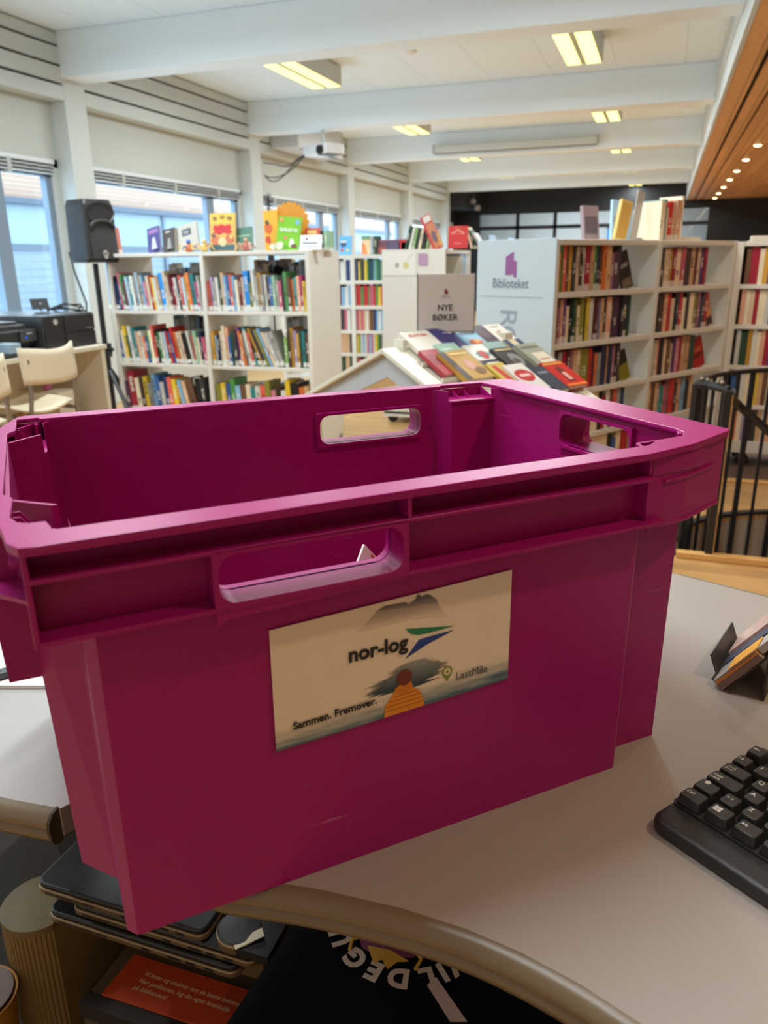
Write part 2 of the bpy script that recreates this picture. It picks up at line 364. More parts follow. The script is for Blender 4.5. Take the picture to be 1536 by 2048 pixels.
for x, y, lab in ((-2.16, 10.3, 'round white smoke detector between second and third white beams'), (-2.22, 7.1, 'round white smoke detector on ceiling beside the nearest lamps')):
    tag(MB().lathe([(.055, 0), (.06, -.02), (.035, -.035), (.01, -.036)], T(x, y, ZC)).build('smoke_detector', mat('detector_white', (.8, .8, .78), .4), smooth=40), lab, 'smoke detector')
tag(MB().box(.02, .20, 10.3, 10.55, 2.84, 2.9).build('emergency_light', mat('detector_white', (.8, .8, .78), .4), bevel=.01), 'small white box on the ceiling next to the timber ceiling edge', 'light')
# projection screen case hanging on the third beam
t = thing('projection_screen', 'long white rolled-up projection screen case hung on a ceiling beam', 'screen', (-2.11, 11.46, 2.68))
MB().prism(rrect(-.05, .05, -.05, .05, .02), -1.1, 1.1, RY(pi/2)).build('case', WHITE, t)
MB().box(-1.1, 1.1, -.02, .02, -.062, -.05).build('bottom_bar', mat('bar_grey', srgb(120, 124, 126), .4), t)
for x in (-1.125, 1.1): MB().box(x, x+.025, -.055, .055, -.055, .055).build('end_cap', rgb(170, 172, 172), t)
# projector below second beam
t = thing('projector', 'white projector hanging under second ceiling beam with dangling cables', 'projector', (-3.72, 8.66, 2.38), rad(-28))
MB().prism(rrect(-.21, .21, -.14, .14, .03), -.055, .05).build('body', mat('projector_white', (.80, .82, .84), .4), t, bevel=.01)
MB().cyl(.02, .06, .20).box(-.04, .04, -.03, .03, .05, .062).build('mount', WHITE, t)
b = MB()
for k in range(6): b.box(.06+.02*k, .07+.02*k, -.143, -.139, -.02, .03)
b.build('vent', rgb(120, 122, 124), t)
MB().cyl(.045, 0, .03, T(.13, -.14, -.02) @ RX(pi/2)).build('lens', BLACK, t)
MB().box(.02, .20, -.1, .1, -.062, -.054).build('base_tray', rgb(70, 75, 82), t)
for pts in ([(-3.90, 8.62, 2.36), (-4.05, 8.64, 2.29), (-4.18, 8.66, 2.235), (-4.32, 8.66, 2.26), (-4.47, 8.66, 2.29)], [(-3.90, 8.62, 2.35), (-4.08, 8.64, 2.25), (-4.22, 8.66, 2.14), (-4.33, 8.66, 2.085), (-4.41, 8.66, 2.10), (-4.47, 8.66, 2.16)], [(-3.90, 8.63, 2.36), (-4.06, 8.66, 2.24), (-4.2, 8.67, 2.16), (-4.36, 8.67, 2.125), (-4.47, 8.67, 2.15)]):
    MB().tube(smooth_path3(pts), .007, 6, (T(-3.72, 8.66, 2.38) @ RZ(rad(-28))).inverted()).build('cable', rgb(70, 72, 74), t)
t = thing('wall_unit', 'white boxy ventilation unit on the wall behind the projector', 'ventilation unit', (-4.57, 9.0, 2.62))
MB().box(.0, .37, .05, 1.42, -.13, .2).build('casing', mat('unit_grey_white', (.62, .63, .63), .5), t, bevel=.008)
MB().box(.3, .372, .2, 1.3, -.134, -.128).build('outlet', rgb(150, 150, 150), t)
t = thing('camera', 'small white track spotlight pair on the black far wall', 'camera', (-4.2, 18.4, 2.42))  # two unlit track spotlight heads on one bracket
for dx, dz in ((-.05, .04), (.06, -.10)): MB().lathe([(.02, .06), (.06, .05), (.075, 0), (.05, -.05), (.01, -.06)], T(dx, -.05, dz)).build('head', rgb(150, 140, 140), t, smooth=50)
MB().tube([(-.05, 0, .2), (-.05, -.02, .0), (.06, -.02, -.1)], .012).build('bracket', rgb(120, 115, 115), t)

# ================================================================ BOOKS
NAMED = dict(navy=(38, 44, 80), darkblue=(34, 60, 110), blue=(52, 96, 160), brightblue=(30, 150, 240), lightblue=(130, 178, 214), paleblue=(178, 206, 226), periwinkle=(120, 130, 176),
  teal=(40, 130, 134), turquoise=(60, 160, 160), green=(72, 140, 72), darkgreen=(34, 72, 52), lightgreen=(136, 178, 110), mint=(150, 190, 160), olive=(130, 128, 50), black=(26, 24, 26), charcoal=(58, 56, 58), grey=(156, 154, 150), lightgrey=(204, 204, 200),
  white=(222, 222, 214), cream=(238, 224, 194), beige=(224, 198, 168), tan=(208, 168, 126), brown=(110, 76, 54), darkbrown=(64, 46, 38), orange=(226, 120, 52), coral=(222, 96, 80), red=(190, 40, 40), crimson=(160, 28, 52), maroon=(104, 32, 44),
  pink=(216, 140, 160), rose=(196, 92, 116), magenta=(176, 50, 110), purple=(96, 58, 120), plum=(80, 52, 76), lilac=(170, 150, 190), mauve=(150, 98, 120), yellow=(230, 196, 50), ochre=(190, 140, 40), mustard=(212, 162, 60), peach=(226, 170, 140))
def book_material():
    mt = bpy.data.materials.new('printed_cover'); mt.use_nodes = True; nt = mt.node_tree; b = nt.nodes['Principled BSDF']
    b.inputs['Roughness'].default_value = .45
    oi = node(nt, 'ShaderNodeObjectInfo'); tc = node(nt, 'ShaderNodeTexCoord'); sp = node(nt, 'ShaderNodeSeparateXYZ'); nt.links.new(tc.outputs['Object'], sp.inputs[0])
    def mth(op, a, v):
        n = node(nt, 'ShaderNodeMath', operation=op)
        for i, q in enumerate((a, v)):
            if hasattr(q, 'links'): nt.links.new(q, n.inputs[i])
            else: n.inputs[i].default_value = q
        return n.outputs[0]
    lo = mth('ADD', mth('MULTIPLY', oi.outputs['Random'], .3), .2); hi = mth('ADD', lo, mth('ADD', mth('MULTIPLY', oi.outputs['Random'], .25), .12))
    band = mth('MULTIPLY', mth('GREATER_THAN', sp.outputs[2], lo), mth('LESS_THAN', sp.outputs[2], hi))
    mid = mth('LESS_THAN', mth('ABSOLUTE', sp.outputs[0], 0), .26)
    mp = node(nt, 'ShaderNodeMapping'); mp.inputs['Scale'].default_value = (2, 2, 40); nt.links.new(tc.outputs['Object'], mp.inputs[0])
    vec = node(nt, 'ShaderNodeVectorMath', operation='ADD'); nt.links.new(mp.outputs[0], vec.inputs[0]); nt.links.new(oi.outputs['Location'], vec.inputs[1])
    ns = node(nt, 'ShaderNodeTexNoise', i_2=1.0, i_3=2.0); nt.links.new(vec.outputs[0], ns.inputs[0])
    ink = mth('MULTIPLY', mth('MULTIPLY', band, mid), mth('GREATER_THAN', ns.outputs[0], .48))
    g = node(nt, 'ShaderNodeTexWhiteNoise', noise_dimensions='1D'); nt.links.new(oi.outputs['Random'], g.inputs['W'])
    light = mth('GREATER_THAN', g.outputs[0], .4)
    inkc = mix(nt, light, (.02, .02, .03), (.85, .82, .72))
    c = mix(nt, mth('MULTIPLY', ink, .85), (0, 0, 0), inkc); nt.links.new(oi.outputs['Color'], c.node.inputs[6])
    low = mth('MULTIPLY', mth('LESS_THAN', sp.outputs[2], .15), mth('GREATER_THAN', g.outputs[0], .72))
    c2 = mix(nt, mth('MULTIPLY', low, .6), (0, 0, 0), inkc); nt.links.new(c, c2.node.inputs[6])
    nt.links.new(c2, b.inputs['Base Color']); return mt
BOOKM = book_material(); PAGES = mat('paper_pages', srgb(222, 212, 190), .8); STICK = mat('spine_sticker', srgb(226, 226, 220), .6)
def unit_book(sticker):
    # x thickness -.5..+.5, y depth 0 (spine) .. 1, z height 0..1
    b = MB()
    b.box(-.5, -.40, 0, 1, 0, 1).box(.40, .5, 0, 1, 0, 1).box(-.4, .4, 0, .025, 0, 1)
    b.box(-.4, .4, .025, .97, .02, .975, mi=1)
    if sticker: b.box(-.505, .505, -.006, .08, .03, .15, mi=2)
    bmesh.ops.recalc_face_normals(b.b, faces=b.b.faces); me = bpy.data.meshes.new('book'); b.b.to_mesh(me); b.b.free()
    for q in (BOOKM, PAGES, STICK): me.materials.append(q)
    return me
UB = [unit_book(0), unit_book(1)]
ORD = ['first', 'second', 'third', 'fourth', 'fifth', 'sixth', 'seventh', 'eighth', 'ninth', 'tenth', 'eleventh', 'twelfth', 'thirteenth', 'fourteenth', 'fifteenth', 'sixteenth', 'seventeenth', 'eighteenth', 'nineteenth', 'twentieth'] + ['twenty-' + q for q in ('first', 'second', 'third', 'fourth', 'fifth', 'sixth', 'seventh', 'eighth', 'ninth')] + ['thirtieth'] + ['thirty-' + q for q in ('first', 'second', 'third', 'fourth', 'fifth', 'sixth', 'seventh')]
def parse(tok):
    h = 1.; wd = 1.; lean = 0
    while tok not in NAMED:
        c = tok[-1]; tok = tok[:-1]
        if c == '+': h *= 1.13
        if c == '-': h *= .86
        if c == 'w': wd *= 1.7
        if c == '/': lean += 11
    return tok, h, wd, lean
def book_row(row, F, x0, x1, z, hgt, depth, where, group, sticker=0, maxlean=0, jit=.05, stuff=False):
    """F: matrix of the shelf front (x along the shelf, y into it)"""
    toks = [parse(q) for q in row.split()]; wsum = sum(q[2]*(.8+.4*random.random()*0+.2) for q in toks); x = x0; k = (x1-x0)/wsum
    for i, (c, h, wd, lean) in enumerate(toks):
        tw = wd*k; H = hgt*h*(1+random.uniform(-jit, jit))
        if stuff:
            rest.box(x+.0004, x+tw-.0004, .018, .018+depth, z+.001, z+.001+H, F, 15+list(NAMED).index(c)); x += tw; continue
        o = bpy.data.objects.new('book', UB[sticker if random.random() < .6 else 0]); COL.objects.link(o)
        th = tw*(.93 if not lean else .8); la = rad(lean) if lean else rad(maxlean)
        base = Vector((x+tw/2, .018+random.uniform(0, .012), z+.001+(th/2*abs(sin(la)) if la else 0)))
        o.matrix_world = F @ Matrix.Translation(base) @ RY(-la) @ Matrix.Diagonal((th, depth*(.9+.1*random.random()), H, 1))
        r_, g_, b_ = NAMED[c]; j = random.uniform(.9, 1.08); o.color = (*srgb(r_*j, g_*j, b_*j), 1)
        nm = ('light ' + c[5:] if c.startswith('light') else 'dark ' + c[4:] if c.startswith('dark') and c != 'dark' else 'bright ' + c[6:] if c.startswith('bright') else 'pale ' + c[4:] if c.startswith('pale') else c)
        lab = '%s%s%s book, %s from left, %s' % ('leaning ' if lean else '', 'tall ' if h > 1.05 else 'short ' if h < .95 else '', nm, ORD[i], where)
        tag(o, lab, 'book', group); x += tw
def casters(t, pts, r=.035):
    for x, y in pts:
        c = MB().cyl(r, -.012, .012, T(x, y, r) @ RX(pi/2), n=20).build('caster', BLACK, t)
        MB().box(x-.018, x+.018, y-.016, y+.016, r+.008, .09).build('bracket', STEEL, c)

# ---- window-side bookcase (two bays)
LY = 4.3; LX = (-3.375, -2.685, -1.975); LZ = (1.257, .908, .572, .24, .09)
t = thing('bookcase', 'low white double-sided bookcase of children\'s books by the windows, starburst display on top', 'bookcase', (0, LY, 0))
for i, x in enumerate(LX): MB().box(x-.013, x+.013, 0, .46, .07, LZ[0]).build('side_panel', SHELF, t, bevel=.002)
for i in range(2):
    for z in LZ: MB().box(LX[i]+.0135, LX[i+1]-.0135, .003, .455 if z > 1 else .25, z-.022, z).build('shelf', SHELF, t, bevel=.002)
    for z in LZ[1:]: MB().box(LX[i]+.0135, LX[i+1]-.0135, .27, .455, z-.042, z-.02).build('rear_shelf', SHELF, t, bevel=.002)
casters(t, [(x, y) for x in LX for y in (.06, .4)])
FL = T(0, LY, 0); gL = 'books on the window-side bookcase'
book_row('navy darkblue- rose+ green+ maroon- paleblue teal white grey- paleblue+ mustard lightblue pink- cream red yellow white tan brightblue+w cream+ beige maroon+ crimson white charcoal coral paleblue ochre orange+ teal+w magenta- grey', FL, LX[0]+.02, LX[1]-.02, LZ[1], .205, .16, 'upper shelf, left bay, window-side bookcase', gL, 1, 6)
book_row('coral- lilac grey- white darkgreen+ tan+ lightblue blue coral lightblue cream- maroon beige brightblue+w olive- lightgrey+ grey ochre+ grey lightgrey darkbrown blue mint grey- rose- charcoal green+ brown orange- turquoise peach magenta yellow-', FL, LX[1]+.02, LX[2]-.02, LZ[1], .205, .16, 'upper shelf, right bay, window-side bookcase', gL, 1, 3)
book_row('blue cream yellow+ darkgreen- white+ teal+ grey tan white orange- blue- lightgreen cream coral+ black green white paleblue charcoal red/ blue/ red+/ orange/ cream/ beige/ black/w white/ coral- mint cream- navy rose-', FL, LX[0]+.02, LX[1]-.02, LZ[2], .205, .16, 'middle shelf, left bay, window-side bookcase', gL, 1, 6)
book_row('mustard paleblue- navy- cream cream+ peach+ blue- darkgreen charcoal purple+ tan- orange/ grey/ white/ coral/ turquoise+// black+// ochre+// navy+// olive+// lightblue+// beige// lightgrey//w grey//w lightgreen- darkbrown ochre+ lilac mustard darkgreen teal brown', FL, LX[1]+.02, LX[2]-.02, LZ[2], .215, .16, 'middle shelf, right bay, window-side bookcase', gL, 1, 2)
book_row('plum- crimson+w cream darkbrown yellow grey- lightblue+ blue lightgrey- darkblue coral yellow mustard- lightblue/ tan/ brown/w black charcoal', FL, LX[0]+.02, LX[1]-.05, LZ[3], .235, .17, 'low shelf, left bay, window-side bookcase', gL, 1, 5)
book_row('olive yellow blue green+ lightblue brown cream teal- white coral olive+ pink- darkbrown white- yellow+ black+w orange tan', FL, LX[1]+.03, LX[2]-.02, LZ[3], .215, .17, 'low shelf, right bay, window-side bookcase', gL, 1, 3)
rest = MB(); RESTM = [rgb(*NAMED[q]) for q in ('grey', 'lightgrey', 'brown', 'charcoal', 'white', 'darkblue', 'tan', 'maroon', 'green', 'lightblue', 'yellow', 'red', 'black', 'rose', 'darkgreen')]+[rgb(*q) for q in NAMED.values()]
def stuff_row(F, x0, x1, z, h, dep, wmin, wmax, pal):
    x = x0
    while x < x1-wmin:
        wd = random.uniform(wmin, wmax); wd = min(wd, x1-x)
        rest.box(x+.0005, x+wd-.0005, 0, dep, z, z+h*random.uniform(.88, 1.04), F, random.choice(pal)); x += wd
for i in range(2):
    for j, z in enumerate(LZ[1:4]):
        a, c = LX[i]+(.25 if j < 2 and i == 0 else .30 if j == 0 else .1), LX[i+1]-.02
        stuff_row(FL @ T(0, .30, 0), a if not (i == 1 and j == 1) else LX[i+1]-.3, c, z-.019, .305 if j < 2 else .2, .12, .010, .02, [0, 1, 4, 1, 0, 4, 1, 0, 9, 3])
stuff_row(FL @ T(0, .30, 0), LX[1]+.2, LX[1]+.42, LZ[1]-.019, .315, .13, .02, .03, [2, 6, 2, 0])
# book ends (white wire loops in the low bay)
b = MB().tube([(0, 0, 0), (.02, 0, .24), (.025, 0, .245), (.06, 0, .245), (.065, 0, .24), (.06, 0, 0)], .006)
tag(b.build('book_end', WHITE), 'white wire book end on low shelf of window-side bookcase', 'book end').location = (-2.86, LY+.05, LZ[3])

# ---- right bookcase (two bays, oblique)
ax = rad(90-31.94); FR = T(-.442, 3.573, 0) @ RZ(ax); RS = (0, .783, 1.516); RZL = (1.27, 1.046, .819, .595, .372, .15)
t = thing('bookcase', 'white double-sided bookcase of novels with lettered end panel, right of the display trolley', 'bookcase', (-.442, 3.573, 0), ax)
for s_, wd in ((0, .02), (.783, .03), (1.516, .03)): MB().box(s_-wd/2, s_+wd/2, 0, .475, .06, 1.27).build('side_panel', SHELF, t, bevel=.002)
for i in range(2):
    for z in RZL: MB().box(RS[i]+.016, RS[i+1]-.016, .003, .47 if z > 1.2 else .235, z-.024, z).build('shelf', SHELF, t, bevel=.002)
    for z in RZL[1:]: MB().box(RS[i]+.016, RS[i+1]-.016, .24, .47, z-.024, z).build('rear_shelf', SHELF, t, bevel=.002)
casters(t, [(.05, .06), (.05, .41), (1.48, .06), (1.48, .41)], .03)
# lettered end panel (faces the camera): local u from left edge
ep = MB().box(-.016, -.0105, 0, .475, .06, 1.275).build('end_panel', mat('white_panel', (.56, .66, .72), .3), t, bevel=.001)
EP = frame((-.0165, .475, 0), (0, -1, 0), (0, 0, 1))
lg = MB()
for p in ([(.183, 1.12), (.183, 1.20), (.213, 1.215), (.213, 1.12)], [(.213, 1.12), (.213, 1.215), (.232, 1.222), (.232, 1.125)], [(.232, 1.112), (.232, 1.185), (.252, 1.18), (.252, 1.108)]): lg.prism(p, 0, .001, EP)
lg.build('logo', rgb(150, 92, 150), ep)
MB().add(text_me('Biblioteket', .062, .0004, sx=.82), EP @ T(.215, 1.082, .0005)).build('lettering', rgb(96, 108, 130), ep)
MB().box(.03, .41, 1.022, 1.025, 0, .0006, EP).build('line', rgb(150, 160, 170), ep)
for ch, y in (('R', .928), ('O', .838)): MB().add(text_me(ch, .15, .0004), EP @ T(.205, y, .0005) @ RZ(-pi/2)).build('letter', rgb(150, 162, 182), ep)
gR = 'books on the right bookcase'; wr = 'right bookcase'
book_row('ochre- green coral brown mustard charcoal beige darkbrown- lightgrey crimsonw tan green navy brown- orange+ tanw mauve- plum-w charcoal', FR, .02, .50, RZL[1], .196, .13, 'top shelf, left bay, right bookcase', gR, 0, 0, .03)
book_row('brown mauve- peach purple+ beige- black darkgreen olive cream- olive charcoal yellow lightgrey grey maroon periwinkle tan darkbrown peachw navy plumw plum black charcoalw darkgreen', FR, .02, .60, RZL[2], .19, .13, 'second shelf, left bay, right bookcase', gR, 0, 0, .03)
book_row('teal- plum grey crimsonw darkbrown mauve tan beige oliveww red maroon- orange- grey- navy+w tan navy+ mauve black+ plum+', FR, .02, .55, RZL[3], .188, .13, 'third shelf, left bay, right bookcase', gR, 0, 0, .03)
book_row('cream tan charcoal cream beige tan teal darkgreen darkbrown creamw black crimson- white brown coral grey darkblue', FR, .06, .60, RZL[4], .19, .13, 'fourth shelf, left bay, right bookcase', gR, 0, 0, .03, True)
book_row('darkbrown beige black maroon cream cream cream cream cream cream black blue- cream redw grey tan', FR, .1, .74, RZL[5], .19, .13, 'bottom shelf, left bay, right bookcase', gR, 0, 0, .03, True)
book_row('mauve charcoal beigew ochre crimson beigew rose darkbrownw tanw maroon beige purple crimson', FR, .80, 1.27, RZL[1], .19, .13, 'top shelf, right bay, right bookcase', gR, 0, 0, .02)
book_row('darkbrownw darkbrownw peach red beige- black darkblue red cream- charcoal creamw olive mauve navy- plum red', FR, .80, 1.33, RZL[2], .19, .13, 'second shelf, right bay, right bookcase', gR, 0, 0, .02)
book_row('cream- lightgrey peach maroon black beige brown beige- purple pink crimson tanw tanw darkgreenw', FR, .80, 1.24, RZL[3], .188, .13, 'third shelf, right bay, right bookcase', gR, 0, 0, .03)
book_row('yellow- peach brown tan grey teal- rose- mauve redw darkbrown- peachw lightblue black-w tan', FR, .80, 1.25, RZL[4], .188, .13, 'fourth shelf, right bay, right bookcase', gR, 0, 0, .03)
def bookend(F, s_, z, lab):
    o = MB().prism([(0, 0), (.13, 0), (.13, .008), (.008, .17), (0, .17)], -.0015, .0015, F @ T(s_, .04, z+.001) @ RZ(pi/2) @ RX(pi/2)).build('book_end', SHELF)
    tag(o, lab, 'book end', 'book ends on the right bookcase')
NM = ['top', 'second', 'third', 'fourth', 'bottom']
for s_, k in ((.515, 0), (.62, 1), (.565, 2), (.62, 3)): bookend(FR, s_, RZL[k+1], 'white book end closing the book row, %s shelf, left bay, right bookcase' % NM[k])
for s_, k in ((1.29, 0), (1.345, 1), (1.258, 2), (1.27, 3)): bookend(FR, s_, RZL[k+1], 'white book end closing the book row, %s shelf, right bay, right bookcase' % NM[k])
# ---- books shown cover-on
def cover_book(name_label, M, wd, ht, th, col, art=(), texts=(), group=None, tcol=(240, 240, 235)):
    """M: x to the right, y up, z out of the front cover; origin bottom centre of the back"""
    t = bpy.data.objects.new('book', None); COL.objects.link(t); t.empty_display_size = .03; t.matrix_world = M; tag(t, name_label, 'book', group)
    MB().box(-wd/2, wd/2, 0, ht, 0, .0015).box(-wd/2, wd/2, 0, ht, th-.0015, th).box(-wd/2, -wd/2+.002, 0, ht, .0015, th-.0015).build('cover', rgb(*col, .4), t)
    MB().box(-wd/2+.002, wd/2-.003, .003, ht-.003, .0016, th-.0016).build('pages', PAGES, t)
    e = th+.0002
    for c, poly in art:
        MB().prism([((x-.5)*wd, y*ht) for x, y in poly], e, e+.0003).build('cover_art', rgb(*c, .4), t); e += .0004
    for s_, x, y, sz, c in texts:
        MB().add(text_me(s_, sz*ht, .0002, off=.0006), T((x-.5)*wd, y*ht, e+.0003)).build('title', rgb(*c, .4), t)
    return t
def blob(cx, cy, rx, ry, n=10, j=.15): return [(cx+rx*cos(2*pi*k/n)*random.uniform(1-j, 1+j), cy+ry*sin(2*pi*k/n)*random.uniform(1-j, 1+j)) for k in range(n)]
def RC(a, b, c, d): return [(a, c), (b, c), (b, d), (a, d)]
def lean_on_row(F, s_, z, lab, col, art, ht=.19, wd=.13):
    # book leaning sideways against the row end, cover toward the viewer
    M = F @ T(s_, .05, z+.001) @ RY(rad(-24)) @ RZ(rad(-12)) @ RX(pi/2)
    cover_book(lab, M, wd*.55, ht*.96, .012, col, art)
lean_on_row(FR, .59, RZL[1], 'dark brown book leaning at the end of top shelf, left bay, right bookcase', (52, 44, 40), [((120, 104, 84), RC(.1, .9, .05, .3)), ((150, 148, 140), RC(.2, .8, .6, .7))])
lean_on_row(FR, .63, RZL[3], 'yellow-green book leaning at end of third shelf, left bay, right bookcase', (44, 40, 24), [((136, 130, 40), RC(0, 1, 0, .55))], .17)
lean_on_row(FR, 1.385, RZL[2], 'pale orange book with motorcycle picture, second shelf, right bay, right bookcase', (190, 140, 110), [((70, 54, 66), RC(.05, .95, .05, .3)), ((226, 160, 90), RC(.3, .9, .35, .55))], .185)
lean_on_row(FR, 1.34, RZL[3], 'red book leaning at the end of third shelf, right bay, right bookcase', (176, 34, 30), [((120, 26, 24), RC(0, 1, .35, .5)), ((200, 90, 60), RC(.2, .8, .55, .68))], .19, .16)
# on top of the right bookcase
TOPR = FR @ T(0, .06, 1.27)
def up(F, x, y, rz, tilt): return F @ T(x, y, .001) @ RZ(rz) @ RX(pi/2-rad(tilt))
gT = 'books on top of the right bookcase'
cover_book('grey-purple book standing leftmost on top of right bookcase', up(TOPR, .63, .26, -.1, 8), .11, .17, .02, (150, 130, 136), [((96, 84, 96), RC(.1, .9, .2, .7))], (), gT)
cover_book('yellow book leaning back on top of right bookcase', TOPR @ T(.70, .14, .001) @ RZ(-.3) @ RY(rad(14)) @ RX(pi/2-rad(6)), .07, .195, .022, (226, 186, 110), [((206, 160, 80), RC(.08, .92, .06, .94))], (), gT)
cover_book('pale blue book leaning between upright books on top of right bookcase', TOPR @ T(.86, .24, .001) @ RZ(-.15) @ RY(rad(6)) @ RX(pi/2-rad(8)), .15, .20, .015, (176, 206, 232), [((150, 150, 160), RC(.1, .5, .1, .6))], (), gT)
sd = thing('sign_holder', 'clear acrylic sign holder leaning on top of the right bookcase', 'sign holder', (0, 0, 0)); sd.matrix_world = TOPR @ T(.80, .12, .001) @ RY(rad(16)) @ RX(pi/2-rad(4))
MB().box(-.03, .03, 0, .25, 0, .004).build('sheet', mat('clear_grey_acrylic', srgb(190, 182, 176), .15), sd); MB().box(-.03, .03, 0, .004, 0, .06).build('foot', mat('clear_grey_acrylic', srgb(190, 182, 176), .15), sd)
book_row('cream beige teal beige- redw tan peachw peach cream+', TOPR @ T(0, .02, 0), .91, 1.13, 0, .195, .14, 'upright row on top of right bookcase', gT, 0, 0)
t = cover_book('flat white magazine lying at the far end of right bookcase top', TOPR @ T(1.32, .12, .0), .28, .2, .025, (216, 210, 198), ())
# ---- third bookcase
FT = T(0, 4.86, 0); TZ = (1.266, 1.04, .822, .595, .369, .156)
t = thing('bookcase', 'white wheeled bookcase of novels behind the stair railing at right edge', 'bookcase', (0, 4.86, 0))
for x in (.385, 1.15): MB().box(x-.02, x+.015, 0, .3, .087, 1.266).build('side_panel', SHELF, t, bevel=.002)
for z in TZ: MB().box(.401, 1.129, .003, .297, z-(.024 if z > .2 else .069), z).build('shelf', SHELF, t, bevel=.002)
MB().box(.401, 1.129, .28, .297, .2, 1.24).build('back_panel', SHELF, t)
casters(t, [(.53, .05), (1.05, .05), (.53, .25), (1.05, .25)], .04)
gT3 = 'books on the bookcase at the right edge'
for k, row in enumerate(('brown crimson+w cream mustard purple grey- tan cream', 'peach cream beige crimson creamw lightgrey darkbrown beige red', 'lightgrey darkgreenw ochre white cream peach crimson purple rose', 'blue- charcoal- white creamw yellow tan brown cream', 'peach orange- cream lilac black charcoal tan white')):
    book_row(row+' '+row, FT, .42, .85, TZ[k+1], .192, .14, '%s shelf, wheeled bookcase at right edge' % NM[k], gT3, 0, 0, .04, True)
tag(MB().box(.56, .75, .02, .16, 1.268, 1.272).box(.57, .74, .03, .15, 1.2725, 1.296).warp(lambda c: c+Vector((-.13, 4.9, 0))).build('magazine', [rgb(206, 196, 180)]), 'flat stack of papers on top of the wheeled right-edge bookcase', 'paper')
# ---- middle cabinet end with drawings, books on it
t = thing('bookcase', 'white wheeled bookcase with child drawings on its end panel, behind sign', 'bookcase', (-1.955, 5.56, 0))
MB().box(0, .478, 0, .03, .07, 1.268).build('end_panel', SHELF, t, bevel=.003); MB().box(0, .478, .75, .78, .07, 1.262).build('end_panel', SHELF, t)
for z in (1.262, 1.04, .82, .6, .375, .15): MB().box(.012, .47, .03, .75, z-.024, z).build('shelf', SHELF, t)
MB().box(.225, .25, .03, .75, .15, 1.24).build('divider', SHELF, t); MB().box(0, .478, 0, .78, .05, .09).build('plinth', SHELF, t)
casters(t, [(.06, .05), (.42, .05), (.06, .7), (.42, .7)], .04)
dr = thing('drawing', 'white paper with faint child drawing taped high on middle bookcase end', 'drawing', (-1.955, 5.557, 1.09))
MB().box(.004, .262, -.002, 0, 0, .165).build('paper', mat('drawing_paper', (.8, .79, .74), .7), dr)
for c, x, z, r in (((176, 170, 150), .12, .07, .016), ((212, 204, 150), .185, .068, .022)): MB().prism(blob(x, z, r, r*1.15), .0025, .003, frame((0, 0, 0), (1, 0, 0), (0, 0, 1))).build('scribble', rgb(*c), dr)
MB().tube([(.19, -.003, .1), (.21, -.003, .12), (.24, -.003, .15)], .002).build('scribble', rgb(200, 196, 160), dr)
tag(MB().box(.278, .34, -.002, 0, .075, .15).box(.288, .35, -.0035, -.002, .068, .142).warp(lambda c: c+Vector((-1.955, 5.557, 1.09))).build('sticker', rgb(182, 150, 182)), 'small lilac paper sticker on middle bookcase end panel', 'sticker')
tag(MB().prism(blob(.248, .08, .022, .03), 0, .001, frame((-1.955, 5.5565, .5), (1, 0, 0), (0, 0, 1))).build('sticker', rgb(226, 190, 160)), 'small orange scribble sticker low on middle bookcase end panel', 'sticker')
FM = T(-1.477, 5.6, 0) @ RZ(pi/2)
for z, pal in ((1.04, [9, 4, 9]), (.82, [3, 6, 7]), (.6, [6, 5, 1])): stuff_row(FM, .05 if z < 1 else .45, .7, z, .19, .14, .012, .03, pal)
FMT = T(-1.955, 5.6, 1.268)
def upm(x, y, rz, tilt, side=0): return FMT @ T(x, y, .001) @ RZ(rz) @ RY(rad(side)) @ RX(pi/2-rad(tilt))
gM = 'books on top of the middle bookcase'
for i, (x, c, sd_) in enumerate(((.16, 'darkgreen', 14), (.19, 'white', 14), (.215, 'lightgreen', 13), (.24, 'charcoal', 13), (.262, 'cream', 12), (.29, 'charcoal', 11), (.32, 'lightgreen', 10), (.345, 'beige', 9))):
    o = bpy.data.objects.new('book', UB[0]); COL.objects.link(o); o.matrix_world = FMT @ T(x, .03, .001) @ RY(rad(sd_)) @ Matrix.Diagonal((.018, .15, .165-.004*i, 1)); o.color = (*srgb(*NAMED[c]), 1)
    tag(o, '%s book, %s of the slanting row on top of middle bookcase' % (c.replace('dark', 'dark ').replace('light', 'light '), ORD[i]), 'book', gM)
cover_book('tall red and orange picture book leaning on middle bookcase top', upm(.42, .01, 0, 4, -27), .075, .25, .02, (196, 60, 66), [((206, 130, 90), RC(.25, .97, .05, .75)), ((120, 96, 110), blob(.6, .35, .3, .18)), ((220, 214, 206), RC(.25, .97, .8, .97)), ((230, 170, 60), RC(.85, 1, 0, .4))], (), gM)
cover_book('red book with pale ornament standing on middle bookcase top', upm(.545, .06, .05, 8), .135, .15, .03, (206, 44, 46), [((226, 140, 120), [(.15, .62), (.85, .62), (.85, .70), (.5, .86), (.15, .70)]), ((206, 44, 46), [(.25, .64), (.75, .64), (.5, .78)]), ((226, 120, 110), RC(.3, .7, .18, .24)), ((226, 130, 110), RC(.3, .7, .92, .95))], (), gM)
for i, (x, c) in enumerate(((.63, 'cream'), (.66, 'darkgreen'), (.70, 'lightgrey'))):
    o = bpy.data.objects.new('book', UB[0]); COL.objects.link(o); o.matrix_world = FMT @ T(x, .12, .001) @ RY(rad(-16-8*i)) @ Matrix.Diagonal((.016, .14, .15-.015*i, 1)); o.color = (*srgb(*NAMED[c]), 1)
    tag(o, '%s book leaning %s right of the red book, middle bookcase top' % (c.replace('dark', 'dark ').replace('light', 'light '), ORD[i]), 'book', gM)
